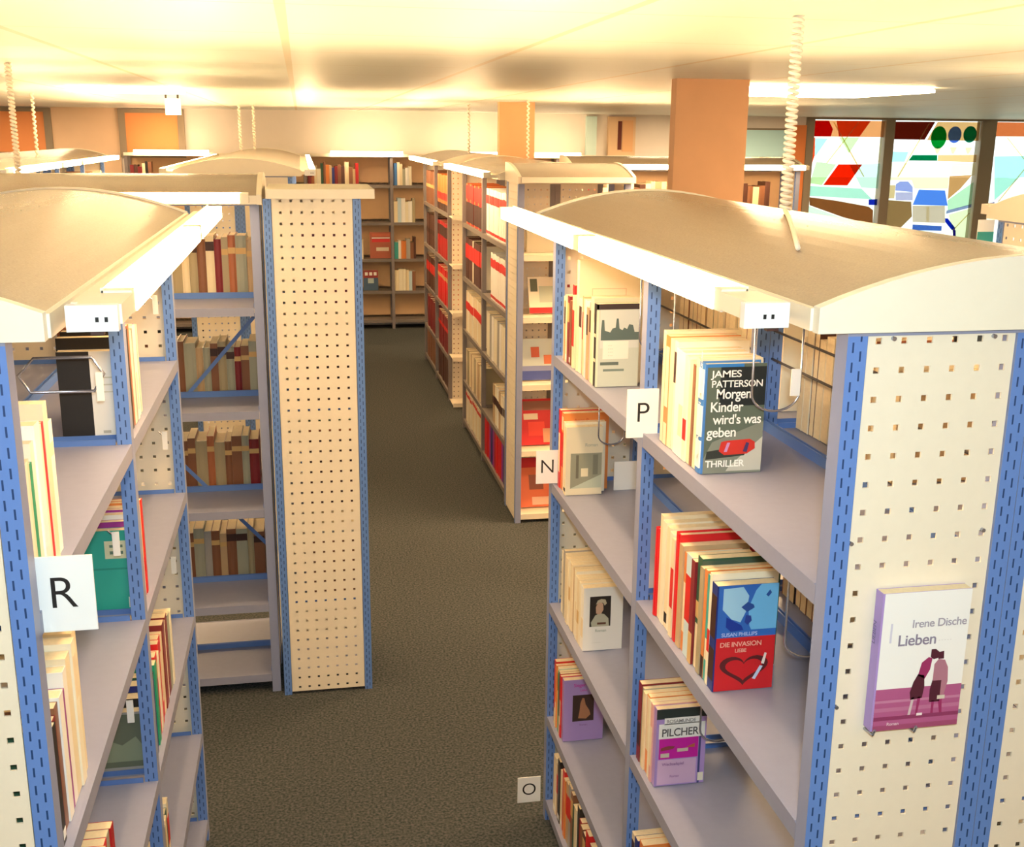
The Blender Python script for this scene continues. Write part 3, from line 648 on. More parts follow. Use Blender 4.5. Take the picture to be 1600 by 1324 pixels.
# -- rear half of the open bookcase: old volumes
random.seed(33)
xcols = [['tan', 'cream', 'tan', 'cream', 'tan', 'rust', 'ivory', 'tan', 'olive', 'cream', 'olive', 'brown', 'cream', 'maroon', 'olive', 'rust', 'sage', 'tan', 'cream'],
         ['brown', 'sage', 'olive', 'sage', 'rust', 'brown', 'olive', 'sage', 'darkgreen', 'brown', 'sage', 'tan', 'sage', 'brown', 'olive', 'sage', 'maroon', 'brown', 'sage'],
         ['brown', 'brown', 'olive', 'rust', 'olive', 'brown', 'brown', 'sage', 'maroon'],
         ['brown', 'olive', 'darkgreen', 'rust', 'sage', 'brown', 'olive', 'olive', 'brown', 'brown', 'sage', 'grey', 'brown', 'tan', 'brown', 'sage', 'olive', 'brown', 'brown'],
         []]
for k in range(4):
    if k == 2: st, lim = -.52, -.18
    else: st, lim = -.82, -.185
    row([(random.uniform(.024, .044), random.uniform(.185, .215) + (.03 if k == 0 else 0), .17, c, random.choice(((), ((.7, .8, 'g'),), ((.75, .9, 'b'),))), random.random() < .3) for c in xcols[k]],
        st, 4.465, Z[k] + e1, '-y', 1, LEVN[k] + ' behind the crossed braces', 'old books in the open bookcase', 'its left end' if False else 'the R bookcase side', lim, word='old volume')
# -- bound volumes along the aisle
vx = 1.418 - .278 + .012
def vols(y0, y1, z, col, bands, where, group, t=.056, h=.29, d=.2, cat='book', cols=None):
    n = int((y1 - y0 - .082) / (t + .0007)); L_ = []
    for i in range(n): L_.append((t, h + random.uniform(-.004, .004), d, cols[i % len(cols)] if cols else col, bands, False))
    return row(L_, y0 + .038, vx, z + e1, '-x', 1, where, group, 'its near end', y1, name='bound_volume', word='bound volume')
a0, a1, a2 = 6.33, 7.25, 8.17
vols(a0, a1, Z[0], 'white', ((.68, .86, 'r'), (.04, .10, 'r')), 'top shelf beside the display shelves', 'red-banded white volumes')
vols(a0, a1 - .2, Z[1], 'white', ((.70, .88, 'r'), (.04, .10, 'r')), 'second shelf beside the display shelves', 'red-banded white volumes', t=.06)
vols(a0, a1, Z[2], 'ivory', (), 'third shelf beside the display shelves', 'plain ivory volumes', t=.07, h=.28, cols=['grey', 'ivory', 'ivory', 'white'])
vols(a0 + .05, a1 - .3, Z[3], 'white', ((.5, .7, 'b'),), 'fourth shelf beside the display shelves', 'plain ivory volumes', t=.075, h=.25, cols=['white', 'ivory', 'tan'])
vols(a0, a1, Z[4], 'red', (), 'bottom shelf beside the display shelves', 'red and purple volumes', t=.062, h=.28, cols=['purple', 'navy', 'purple', 'red', 'red', 'red', 'crimson'])
vols(a1, a2, Z[0], 'crimson', ((.62, .95, 'r'), (.05, .55, 'b')), 'top shelf before the aisle gap', 'crimson volumes', t=.06, h=.28, cols=['orange', 'crimson', 'crimson'])
vols(a1, a2, Z[1], 'darkbrown', ((.5, .85, 'r'),), 'second shelf before the aisle gap', 'dark volumes with red labels', t=.06, cols=['ivory', 'darkbrown', 'darkbrown', 'darkbrown', 'darkbrown', 'darkbrown', 'darkbrown'])
vols(a1, a2, Z[2], 'cream', ((.55, .75, 'r'),), 'third shelf before the aisle gap', 'cream volumes with red labels', t=.07, cols=['ivory', 'cream', 'cream'])
vols(a1, a2, Z[3], 'tan', (), 'fourth shelf before the aisle gap', 'tan volumes', t=.08, h=.25, cols=['olive', 'cream', 'tan', 'cream'])
vols(a1, a2, Z[4], 'ivory', ((.8, .9, 'r'),), 'bottom shelf before the aisle gap', 'ivory volumes', t=.08, h=.24, cols=['ivory', 'cream'])
b0, b1, b2 = 9.0, 9.92, 10.84
for k, (c1, bn1, c2, bn2) in enumerate(((('orange'), ((.3, .5, 'r'), (.0, .2, 'b')), 'brown', ((.5, .6, 'g'),)), ('crimson', ((.6, .9, 'b'),), 'darkbrown', ((.4, .55, 'b'),)), ('red', ((.7, .8, 'g'),), 'darkbrown', ((.5, .8, 'r'),)),
                                        ('maroon', ((.6, .7, 'r'),), 'maroon', ()), ('darkbrown', (), 'brown', ()))):
    vols(b0, b1, Z[k], c1, bn1, LEVN[k] + ' just past the aisle gap', 'dark red volumes past the gap', t=.085, h=.29)
    vols(b1, b2, Z[k], c2, bn2, LEVN[k] + ' at the far aisle end', 'brown volumes at the far end', t=.085, h=.29)
for k in range(4):
    row([(.055, random.uniform(.24, .30), .2, c, (), False) for c in random.sample(['darkbrown', 'brown', 'maroon', 'grey', 'darkgreen', 'rust', 'darkbrown'], 6)], 4.15, -.1385 + .345 - .03, Z[k] + e1, '+x', 1,
        LEVN[k] + ' inside the pillar-like unit', 'volumes inside the pillar-like unit', 'its perforated end', 4.44, name='bound_volume', word='bound volume')
# -- far wall
vy = 12.925 - .275 + .015; VZ = [1.60, 1.195, .79, .43, .10]
random.seed(11)
def far(x0, x1, z, cols, where, group, y=vy, hh=(.17, .25), tt=(.025, .045)):
    row([(random.uniform(*tt), random.uniform(*hh), .15, c, (), random.random() < .5) for c in cols], x0, y, z + e1, '-y', 1, where, group, 'the post', x1)
far(.07, .62, VZ[0], ['maroon', 'rust', 'cream', 'ivory', 'darkgreen', 'brown', 'orange', 'tan', 'navy', 'maroon', 'brown', 'darkbrown', 'cream', 'brown', 'tan', 'crimson', 'ivory', 'brown', 'cream', 'ivory', 'orange', 'grey', 'black'], 'top wall shelf by the pillar cap', 'far books on the top shelf')
far(1.01, 1.25, VZ[0], ['blue', 'ivory', 'cream', 'sage', 'white', 'ivory'], 'top shelf of the wall bookcase past the brace', 'pale far books')
far(1.00, 1.26, VZ[1], ['cream', 'paleblue', 'white', 'ivory', 'white', 'olive', 'cream'], 'second shelf of the wall bookcase', 'pale far books', hh=(.22, .27))
far(1.00, 1.26, VZ[2], ['teal', 'white', 'orange', 'orange', 'grey', 'brown', 'darkbrown', 'red'], 'third shelf of the wall bookcase', 'coloured far books')
far(1.00, 1.26, VZ[3], ['cream', 'ivory', 'ivory', 'cream', 'paleblue', 'brown', 'cream', 'ivory'], 'fourth shelf of the wall bookcase', 'pale far books')
far(-1.78, -1.5, VZ[0], ['maroon', 'darkbrown', 'maroon', 'cream', 'black', 'brown'], 'top shelf of the wall bookcase under the blinds', 'dark far books')
far(.62, .66, VZ[2], ['cream'], 'third shelf beside the shown red cover', 'far book beside the red cover')
# -- cross bookcase behind the column
random.seed(12)
far(2.0, 2.8, Z[0], ['cream', 'ivory', 'maroon', 'rust', 'brown', 'cream', 'ivory', 'orange', 'crimson', 'cream', 'olive', 'ivory', 'brown', 'darkbrown', 'ivory', 'cream', 'olive', 'cream', 'tan'], 'top shelf of the bookcase behind the column', 'books behind the column', y=8.215, hh=(.24, .31), tt=(.03, .05))
far(2.9, 3.7, Z[0], ['darkbrown', 'ivory', 'brown', 'maroon', 'darkbrown', 'brown', 'olive', 'brown', 'black', 'crimson', 'darkbrown', 'brown', 'cream', 'brown', 'darkbrown'], 'top shelf past the column', 'dark books past the column', y=8.215, hh=(.24, .31), tt=(.03, .05))
# -- distant left bookcase
random.seed(13)
row([(random.uniform(.04, .07), random.uniform(.24, .3), .2, c, (), False) for c in ['tan', 'ivory', 'brown', 'cream', 'ivory', 'tan', 'brown', 'darkbrown', 'olive', 'rust', 'tan', 'brown', 'darkbrown', 'tan', 'darkbrown', 'brown', 'rust', 'darkbrown']], 10.35, -1.95 + .278 - .012, Z[0] + e1, '+x', -1,
    'top shelf of the distant bookcase', 'books of the distant bookcase', 'its far end', 9.50)
row([(random.uniform(.025, .04), random.uniform(.24, .28), .15, c, (), False) for c in ['rust', 'brown', 'orange', 'tan']], 6.84, -.36 + .31 - .012, Z[0] + e1, '+x', 1, 'top shelf just behind the pillar cap', 'books behind the pillar cap', 'the end panel', 7.2)
# ---------------------------------------------------------------- pictures and lettering on covers
def art(book, pts, col, k, name, face='+'):
    t = max(v.co.x for v in book.data.vertices)
    x0 = t + .0002 + .00012 * k if face == '+' else -.0002 - .00012 * k
    x1 = x0 + .0001 if face == '+' else x0 - .0001
    o = MB().prism(pts, lambda u, v, q: (q, u, v), x0, x1).build(name, PRINT, book); o.color = (*col, 1)
    return o
def txt(book, s, u, v, size, col, k=9, name='cover_lettering', sx=1.0, W=None, spine=False, rot=0, align='LEFT', face='+'):
    c = bpy.data.curves.new(name, 'FONT'); c.body = s; c.size = size; c.extrude = .00005; c.align_x = align
    c.space_character = .95
    c.offset = size * .012
    o = link(name, c, book); o.color = (*col, 1); c.materials.append(PRINT)
    if W:
        bpy.context.view_layer.update(); sx = W / max(1e-4, o.dimensions.x)
    t = max(w_.co.x for w_ in book.data.vertices)
    if spine: m = Matrix(((0, 1, 0, u), (0, 0, 1, 0), (1, 0, 0, v), (0, 0, 0, 1))); m = Matrix(((0, -1, 0, u), (0, 0, -1, -.0032), (1, 0, 0, v), (0, 0, 0, 1)))
    elif face == '+': m = Matrix(((0, 0, 1, t + .0002 + .00012 * k), (1, 0, 0, u), (0, 1, 0, v), (0, 0, 0, 1)))
    else: m = Matrix(((0, 0, -1, -.0002 - .00012 * k), (-1, 0, 0, u), (0, 1, 0, v), (0, 0, 0, 1)))
    o.matrix_local = m @ Matrix.Diagonal((sx, 1, 1, 1))
    return to_mesh(o, PRINT)
def to_mesh(o, m):
    bpy.context.view_layer.update()
    dg = bpy.context.evaluated_depsgraph_get()
    me = bpy.data.meshes.new_from_object(o.evaluated_get(dg)); cu = o.data
    n = link(o.name, me, o.parent); n.matrix_local = o.matrix_local.copy(); n.color = o.color
    me.materials.clear(); me.materials.append(m)
    nm = o.name; bpy.data.objects.remove(o); n.name = nm
    return n
def rect(a, b, c, d): return [(a, c), (b, c), (b, d), (a, d)]
# thriller
b = rP[0]; h = .212; d = .120
art(b, rect(.004, d, 0, h), (.10, .13, .10), 0, 'cover_picture')
art(b, rect(.004, .075, h - .006, h), (.03, .18, .50), 1, 'cover_sky'); art(b, rect(.03, d, h * .62, h - .006), (.012, .018, .020), 1, 'cover_night')
art(b, [(.02, .062), (d, .10), (d, 0), (.004, 0), (.004, .03)], (.20, .22, .18), 1, 'cover_snow'); art(b, [(.055, .012), (d, .07), (d, .004), (.05, .004)], (.50, .50, .44), 2, 'cover_snow')
art(b, [(.008, .028), (.085, .034), (.09, .042), (.06, .05), (.01, .044)], (.03, .035, .03), 3, 'cover_shadow')
art(b, [(.034, .044), (.038, .062), (.05, .064), (.095, .066), (.105, .060), (.106, .047), (.09, .037), (.045, .036)], (.55, .03, .02), 4, 'cover_sleigh')
art(b, [(.044, .042), (.05, .06), (.056, .06), (.05, .042)], (.50, .25, .50), 5, 'cover_stripe'); art(b, [(.082, .042), (.088, .06), (.094, .058), (.09, .04)], (.05, .03, .12), 5, 'cover_stripe')
WH = (.92, .90, .86)
txt(b, 'JAMES', .012, .187, .0185, WH, W=.060); txt(b, 'PATTERSON', .012, .168, .0185, WH, W=.100)
txt(b, 'Morgen', .022, .146, .027, WH, W=.068); txt(b, 'Kinder', .012, .121, .027, WH, W=.064); txt(b, "wird's was", .019, .097, .026, WH, W=.096); txt(b, 'geben', .008, .072, .027, WH, W=.058)
txt(b, 'THRILLER', .008, .013, .0185, WH, W=.078)
txt(b, 'JAMES PATTERSON  Morgen Kinder', .022, .012, .0155, WH, spine=True)
# skyline
b = rT[0]; h = .212; d = .112
art(b, rect(.0, d, 0, h), (.55, .58, .50), 0, 'cover_picture'); art(b, rect(0, d, h - .014, h), (.05, .03, .03), 1, 'cover_band'); art(b, rect(.0, .006, 0, h), (.68, .70, .52), 1, 'cover_edge')
art(b, rect(.010, d, .10, h - .016), (.62, .63, .58), 1, 'cover_sky')
sk = [(.012, .13), (.012, .145), (.014, .172), (.02, .172), (.022, .145), (.036, .14), (.042, .15), (.05, .152), (.052, .175), (.057, .175), (.06, .15), (.068, .145), (.072, .152), (.08, .148), (.085, .16), (.095, .158), (.1, .14), (d, .14), (d, .12), (.012, .12)]
art(b, sk, (.10, .14, .13), 2, 'cover_skyline'); art(b, rect(.018, .085, .072, .118), (.82, .78, .68), 3, 'title_panel')
art(b, rect(.012, .06, .056, .064), (.12, .15, .13), 3, 'cover_boats'); art(b, rect(.02, .075, .040, .046), (.20, .25, .22), 3, 'cover_boats')
for i, z in enumerate((.106, .096, .088, .079)): txt(b, ('ARTHUR', 'MIDAS', 'Roman', 'Verlag')[i] if False else ('- - -' if i else '. . .'), .032, z, .008, (.35, .3, .25))
# tall cream
b = rT[9]; art(b, rect(.035, .13, .16, .225), (.70, .45, .28), 0, 'title_frame'); art(b, rect(.037, .128, .162, .223), (.80, .68, .46), 1, 'title_field'); art(b, rect(.09, .13, .160, .168), (.45, .42, .30), 2, 'title_corner')
# N book
b = rN[0]; art(b, rect(.0, .108, 0, .203), (.74, .66, .48), 0, 'cover_picture'); art(b, rect(.014, .106, .02, .125), (.30, .30, .22), 1, 'street_picture'); art(b, [(.014, .02), (.106, .06), (.106, .02)], (.50, .54, .42), 2, 'street_road')
art(b, rect(.045, .066, .055, .08), (.76, .68, .48), 3, 'street_light'); art(b, rect(.03, .038, .05, .12), (.16, .15, .11), 2, 'street_house'); art(b, rect(.08, .095, .06, .12), (.2, .2, .15), 2, 'street_house')
txt(b, 'Roman', .055, .145, .014, (.42, .42, .34))
b = rN[2]; txt(b, 'ANNA ROTH' if False else 'Anna R.', .03, .205, .016, (.62, .12, .03))
# heart book
b = rH[0]; h = .212; d = .119
art(b, rect(.003, d, 0, .108), (.62, .015, .02), 0, 'cover_red_panel'); art(b, rect(.003, d, .108, h), (.03, .14, .52), 0, 'cover_blue_panel')
art(b, [(.012, .165), (.012, .206), (.05, .208), (.062, .19), (.058, .16), (.048, .138), (.03, .145)], (.36, .62, .82), 1, 'cover_face'); art(b, [(.066, .13), (.062, .165), (.075, .2), (.085, h), (d, h), (d, .122), (.07, .122)], (.16, .48, .82), 1, 'cover_face')
art(b, [(.048, .168), (.06, .178), (.072, .172), (.074, .166), (.06, .158)], (.02, .07, .30), 2, 'cover_lips'); art(b, [(.056, .138), (.058, .152), (.068, .15), (.07, .14), (.062, .132)], (.02, .05, .30), 2, 'cover_lips')
art(b, [(.02, .13), (.02, .15), (.05, .132), (.055, .122), (.03, .12)], (.01, .04, .32), 2, 'cover_shade'); art(b, [(.095, .19), (.102, .20), (.106, .194), (.1, .186)], (.02, .08, .34), 2, 'cover_eye')
txt(b, 'SUSAN PHILLIPS', .012, .111, .0105, (.45, .55, .85)); txt(b, 'DIE INVASION', .010, .090, .0135, (.85, .45, .35)); txt(b, 'LIEBE', .040, .078, .0105, (.85, .45, .35))
hp = []
for i in range(40):
    a = 2 * PI * i / 40; hp.append((.060 + .0030 * 16 * math.sin(a) ** 3, .044 + .0021 * (13 * math.cos(a) - 5 * math.cos(2 * a) - 2 * math.cos(3 * a) - math.cos(4 * a))))
art(b, hp, (.10, .012, .015), 2, 'cover_heart'); art(b, [(.060 + (p[0] - .060) * .76, .044 + (p[1] - .044) * .72) for p in hp], (.58, .012, .018), 3, 'cover_heart')
art(b, [(.078, .022), (.084, .020), (.098, .046), (.092, .048)], (.55, .65, .85), 4, 'cover_highlight'); art(b, [(.094, .052), (.1, .05), (.104, .072), (.1, .074)], (.85, .75, .7), 4, 'cover_highlight')
# darker cover two behind
art(rH[5], rect(0, .16, .19, .226), (.06, .10, .07), 0, 'cover_band'); art(rH[5], [(.03, .196), (.03, .214), (.05, .218), (.066, .214), (.062, .196)], (.5, .52, .46), 1, 'cover_leaf'); txt(rH[5], 'nacht', .07, .198, .02, (.5, .54, .5))
txt(rH[15], 'Kirsten', .02, .215, .018, (.25, .22, .16))
# boy
b = rB[0]; art(b, rect(.018, .078, .072, .162), (.03, .022, .016), 0, 'portrait')
art(b, [(.024, .072), (.022, .085), (.034, .106), (.046, .112), (.06, .108), (.072, .095), (.074, .072)], (.48, .46, .34), 1, 'portrait_coat'); art(b, [(.036, .112), (.035, .130), (.04, .142), (.05, .145), (.056, .138), (.057, .122), (.052, .112), (.044, .108)], (.58, .36, .24), 2, 'portrait_face')
art(b, [(.035, .138), (.04, .15), (.05, .154), (.062, .152), (.066, .14), (.06, .134), (.056, .142), (.044, .144)], (.52, .45, .30), 3, 'portrait_cap'); art(b, rect(.04, .065, .078, .084), (.12, .05, .03), 2, 'portrait_book')
txt(b, 'Roman', .034, .056, .012, (.45, .48, .4)); txt(b, '- - - - - -', .026, .022, .008, (.6, .58, .5))
# lilac third shelf
b = rL[0]; h = .188; d = .115
art(b, rect(.0, d, h - .024, h), (.025, .035, .03), 0, 'cover_band'); art(b, rect(.006, d - .003, .116, .152), (.86, .84, .80), 1, 'author_panel'); art(b, rect(.018, d - .012, .15, .166), (.86, .84, .80), 1, 'author_panel')
art(b, rect(.008, .098, .066, .116), (.52, .01, .33), 1, 'cover_picture'); art(b, rect(.0, .006, .0, .164), (.35, .24, .56), 1, 'cover_edge'); art(b, rect(.006, .095, .003, .064), (.60, .40, .60), 1, 'title_panel')
art(b, [(.012, .086), (.04, .09), (.045, .096), (.03, .098), (.012, .094)], (.24, .04, .05), 2, 'cover_table'); art(b, rect(.012, .032, .070, .080), (.55, .50, .40), 2, 'cover_cup'); art(b, rect(.05, .075, .082, .090), (.60, .50, .40), 2, 'cover_cup')
art(b, [(.07, .092), (.09, .10), (.09, .09)], (.45, .12, .05), 2, 'cover_fruit'); art(b, rect(.099, .104, .0, .116), (.06, .06, .2), 2, 'cover_line'); art(b, rect(.100, d - .002, .006, .026), (.78, .74, .60), 3, 'sticker')
txt(b, 'ROSAMUNDE', .022, .154, .0115, (.22, .2, .2)); txt(b, 'PILCHER', .012, .122, .0265, (.10, .09, .09), sx=.88); txt(b, 'Wechselspiel', .016, .05, .010, (.25, .12, .3)); txt(b, 'Roman', .035, .02, .008, (.3, .15, .35))
# lilac fourth shelf
b = rV[0]; art(b, rect(.028, .094, .065, .152), (.05, .025, .02), 0, 'portrait'); art(b, [(.046, .075), (.05, .10), (.052, .125), (.058, .142), (.064, .14), (.068, .12), (.08, .10), (.084, .085), (.07, .072)], (.40, .18, .09), 1, 'portrait_figure')
txt(b, 'Sieger', .03, .18, .016, (.55, .05, .4)); txt(b, 'Liebe', .05, .165, .010, (.55, .08, .4)); txt(b, 'Roman', .05, .05, .009, (.28, .15, .4))
# R bookcase back covers (seen from the near side: local x = 0 face)
b = rl1f[0]; art(b, rect(.062, .125, 0, .186), (.02, .017, .016), 0, 'cover_black_half', '-'); art(b, rect(.004, .020, .008, .028), (.45, .47, .45), 1, 'barcode', '-'); art(b, rect(.03, .045, .014, .02), (.5, .47, .4), 1, 'publisher_mark', '-')
for i, z in enumerate((.10, .115, .13)): art(b, rect(.015, .05, z, z + .003), (.66, .62, .5), 1, 'blurb_line', '-')
b = rl2f[0]; art(b, rect(.02, .065, .125, .165), (.70, .68, .45), 0, 'blurb_panel', '-'); art(b, rect(.028, .055, .135, .142), (.12, .2, .15), 1, 'blurb_line', '-'); art(b, rect(.028, .055, .15, .156), (.12, .2, .15), 1, 'blurb_line', '-')
art(b, rect(.002, .024, .012, .036), (.80, .78, .68), 0, 'sticker', '-'); art(b, rect(.004, .018, .016, .030), (.35, .38, .35), 1, 'barcode', '-'); art(b, rect(.0, .13, .10, .104), (.02, .28, .22), 1, 'cover_line', '-')
b = rl3f[0]; art(b, rect(.006, .12, .016, .145), (.14, .16, .11), 0, 'cover_photo', '-'); art(b, [(.006, .05), (.03, .09), (.06, .07), (.12, .1), (.12, .03), (.006, .03)], (.26, .30, .20), 1, 'cover_photo', '-')

# ---------------------------------------------------------------- the book shown on the perforated end
db = make_book(.020, .214, .137, 'lilac', (), True, 'white and purple novel of a kissing couple shown on the perforated end panel', None)
db.rotation_euler = (0, 0, -PI / 2); db.location = (.780, RY - .0005, 2.16 - .832)
h = .214; d = .137
art(db, rect(.003, d, 0, h), (.88, .86, .83), 0, 'cover_front'); art(db, rect(.003, d, 0, .066), (.42, .10, .24), 1, 'cover_sea')
for (z0, z1, c) in ((.0, .008, (.34, .07, .16)), (.016, .022, (.26, .04, .12)), (.030, .036, (.48, .16, .30)), (.044, .048, (.52, .20, .34))): art(db, rect(.003, d, z0, z1), c, 2, 'cover_wave')
DK = (.08, .015, .03); MP = (.32, .03, .12)
art(db, [(.058, .046), (.056, .058), (.060, .074), (.066, .086), (.076, .084), (.078, .066), (.076, .048)], DK, 3, 'cover_figure'); art(db, [(.066, .084), (.070, .104), (.080, .112), (.086, .110), (.084, .092), (.077, .078)], MP, 3, 'cover_figure')
art(db, [(.083, .112), (.083, .124), (.09, .124), (.096, .119), (.096, .110), (.088, .108)], DK, 4, 'cover_figure'); art(db, [(.056, .022), (.060, .05), (.064, .05), (.060, .022)], (.62, .50, .50), 3, 'cover_figure'); art(db, [(.068, .022), (.069, .05), (.074, .05), (.071, .022)], MP, 3, 'cover_figure')
art(db, rect(.07, .079, .020, .024), (.8, .7, .7), 4, 'cover_figure'); art(db, [(.088, .040), (.087, .060), (.09, .076), (.104, .076), (.106, .056), (.104, .040)], DK, 3, 'cover_figure')
art(db, [(.090, .074), (.090, .100), (.096, .108), (.106, .106), (.112, .094), (.114, .072), (.11, .05), (.104, .05), (.104, .074)], (.42, .18, .24), 4, 'cover_figure'); art(db, [(.095, .108), (.096, .119), (.103, .12), (.104, .108)], DK, 5, 'cover_figure')
art(db, [(.092, .022), (.092, .042), (.096, .042), (.096, .022)], MP, 3, 'cover_figure'); art(db, [(.106, .022), (.102, .042), (.108, .044), (.110, .022)], MP, 3, 'cover_figure'); art(db, rect(.1, .112, .044, .05), (.62, .55, .45), 5, 'cover_figure')
txt(db, 'Irene Dische', .048, .160, .0175, (.38, .34, .40)); txt(db, 'Lieben', .028, .133, .024, (.26, .22, .30)); txt(db, '- - - - -', .092, .136, .008, (.72, .68, .66)); txt(db, 'Roman', .024, .008, .007, (.75, .55, .6))
art(db, rect(.016, .019, .138, .168), (.62, .6, .72), 1, 'cover_mark')
txt(db, 'LIEBEN', .014, .135, .012, (.16, .12, .3), spine=True)
for x in (.035, .10):
    hk = MB().tube([(RX - .278 + x + .045, RY + .004, 1.320), (RX - .278 + x + .045, RY - .022, 1.3235), (RX - .278 + x + .045, RY - .026, 1.333)], .0022)
    o = hk.build('hook', CHROME); o.parent = R; o.matrix_parent_inverse = R.matrix_world.inverted(); o.location = (0, 0, 0)
    o.matrix_parent_inverse = Matrix.Translation((-RX, -RY, 0))
# bolts on the near end panels
for (x, z) in ((.770, 1.901), (.918, 1.901), (.735, 1.612), (.936, 1.621), (.735, 1.36), (.752, 1.07)):
    o = MB().tube([(x - RX, -.002, z), (x - RX, .004, z)], .003, 10).build('bolt', CHROME, R)

# ---------------------------------------------------------------- letter signs on the shelf edges
def sign(letter, x0, x1, z0, z1, y, label, size):
    o = MB().box(x0, x1, y, y + .003, z0, z1).build('letter_sign', WHITE)
    tag(o, label, 'sign', 'letter signs on the shelf edges')
    c = bpy.data.curves.new('letter', 'FONT'); c.body = letter; c.size = size; c.extrude = .0001; c.align_x = 'CENTER'; c.align_y = 'CENTER'; c.materials.append(BLACK); c.offset = -.0004
    t = link('letter', c, o); t.location = ((x0 + x1) / 2, y - .0003, (z0 + z1) / 2); t.rotation_euler = (PI / 2, 0, 0); to_mesh(t, BLACK)
    return o
sign('P', .666, .736, Z[0] - .008, Z[0] + .099, 2.2345, 'white letter P sign clipped at the middle post', .062)
sign('N', .653, .721, Z[1] + .004, Z[1] + .106, 3.105, 'white letter N sign clipped to the second shelf', .060)
sign('O', .614, .689, Z[4] - .008, Z[4] + .082, 3.13, 'white letter O sign low beside the bottom shelf', .060)
sign('R', -.374, -.292, 1.507, 1.614, 1.470, 'large white letter R sign clipped at the bookcase post', .064)

so = MB().box(2.125, 2.182, 3.292, 3.295, 1.825, 1.91).build('shelf_sign', WHITE)
tag(so, 'white and teal card on the shelf end in front of the painted windows', 'sign')
MB().box(2.125, 2.182, 3.2905, 3.2918, 1.825, 1.872).build('teal_half', mat('teal_card', PAL['teal'], .5), so)
wc = MB().box(.868, .94, 3.02, 3.023, Z[1] + .001, Z[1] + .088).build('white_card', WHITE)
tag(wc, 'plain white card standing on the second shelf behind the front N book', 'card')
# ---------------------------------------------------------------- wire bookends hanging from the shelf above
def hoop(xa, xb, y, ztop, zbot, label, clip=None, hexa=False):
    r = .0022
    if hexa: pts = [(xa + .03, y, ztop), (xb - .02, y, ztop), (xb, y, (ztop + zbot) / 2), (xb - .02, y, zbot), (xa + .02, y, zbot), (xa, y, (ztop + zbot) / 2)]; mb = MB().tube(pts, .003, 8, closed=True)
    else:
        n = 12; pts = [(xa, y, ztop)]
        rad = (xb - xa) / 2; zc = zbot + rad * .75
        for i in range(n + 1):
            a = PI + PI * i / n; pts.append(((xa + xb) / 2 + rad * math.cos(a), y, zc + .75 * rad * math.sin(a)))
        pts.append((xb, y, ztop)); mb = MB().tube(pts, r, 8)
    o = mb.build('wire_bookend', CHROME, smooth=True); tag(o, label, 'bookend', 'hanging wire bookends')
    if clip: MB().box(clip[0], clip[1], y - .006, y - .0025, clip[2], clip[3]).build('clip_plate', WHITE, o)
    return o
hoop(.795, .888, 1.878, ZT - .004, 1.671, 'wire hoop bookend hanging in front of the blue thriller', (.868, .886, 1.70, 1.75))
hoop(.812, .90, 2.64, ZT - .004, 1.64, 'wire hoop bookend hanging before the skyline cover')
hoop(.80, .875, 2.955, Z[0] - .031, 1.31, 'wire hoop bookend hanging beside the front N book')
hoop(.838, .935, 1.755, Z[1] + .357, Z[1] + .083, 'wire hoop bookend hanging beside the heart cover')
hoop(.80, .89, 2.05, Z[1] - .031, Z[2] + .13, 'wire hoop bookend hanging beside the lilac third-shelf cover')
hoop(-.540, -.385, 2.20, 1.742, 1.676, 'six-sided wire bookend hanging above the R sign shelf', (-.40, -.387, 1.657, 1.713), True)
def rail_clip(x, y, z, label):
    o = MB().box(x - .007, x + .007, y, y + .004, z - .026, z + .026).build('shelf_clip', WHITE); tag(o, label, 'clip', 'white clips on the R bookcase')
    MB().tube([(x, y + .004, z), (x, y + .03, z), (x - .02, y + .03, z + .02)], .002, 6).build('wire_hook', CHROME, o)
for (x, y, z, lab) in ((-.405, 3.16, 1.70, 'white clip on the far post above the top R shelf'), (-.405, 3.16, 1.315, 'white clip on the far post above the second R shelf'), (-.405, 2.29, 1.33, 'white clip on the middle post above the second R shelf'),
                       (-.405, 3.16, .94, 'white clip on the far post above the third R shelf'), (-.405, 2.29, .945, 'white clip on the middle post above the third R shelf')):
    rail_clip(x, y, z, lab)
# back rails and hanging lamp cable inside the lettered bookcase
for (y0, y1) in ((RY + .04, RY + .88), (RY + .93, RY + 1.76)):
    for z in (1.757, 1.695):
        MB().tube([(0.006, y0 - RY, z), (0.006, y1 - RY, z)], .0028, 8).build('back_rail', DARKW, R)
pts = [(.05, .17, ZT - .002)] + [(.05 + .0, .17 + .10 * (1 - math.cos(PI * i / 10)) / 2, ZT - .06 - .05 * math.sin(PI * i / 10)) for i in range(11)] + [(.05, .27, ZT - .002)]
MB().tube(pts, .0035, 8).build('lamp_cable', DARKW, R, True)

# ---------------------------------------------------------------- power cords from the ceiling
def cord(x, y, z0, label, r=.004, coil=.012, pitch=.011, tail=None):
    L_ = ZC - z0; n = int(L_ / pitch * 10); pts = []
    for i in range(n + 1):
        a = 2 * PI * i / 10; pts.append((x + coil * math.cos(a), y + coil * math.sin(a), ZC - L_ * i / n))
    o = MB().tube(pts, r, 6).build('power_cord', CREAMC, smooth=True)
    tag(o, label, 'cord', 'power cords hanging from the ceiling')
    if tail: MB().tube(tail, .0045, 8).build('cord_tail', CREAMC, o, True)
CREAMC = mat('cream_cord', (.84, .76, .64), .45)
tail = []
for i in range(9):
    f = i / 8; xx = .985 - .205 * f; yy = 2.215 - .52 * f
    tail.append((xx, yy, arc(xx - RX, .327) + .006))
cord(.985, 2.215, arc(.0, .327) + .008, 'coiled cream cord dropping from the ceiling onto the N-P bookcase canopy', .0036, .0095, .0115, tail)
cord(-1.03, 4.50, arc(.08, .321), 'coiled cord dropping behind the R bookcase canopy', .005, .008, .014)
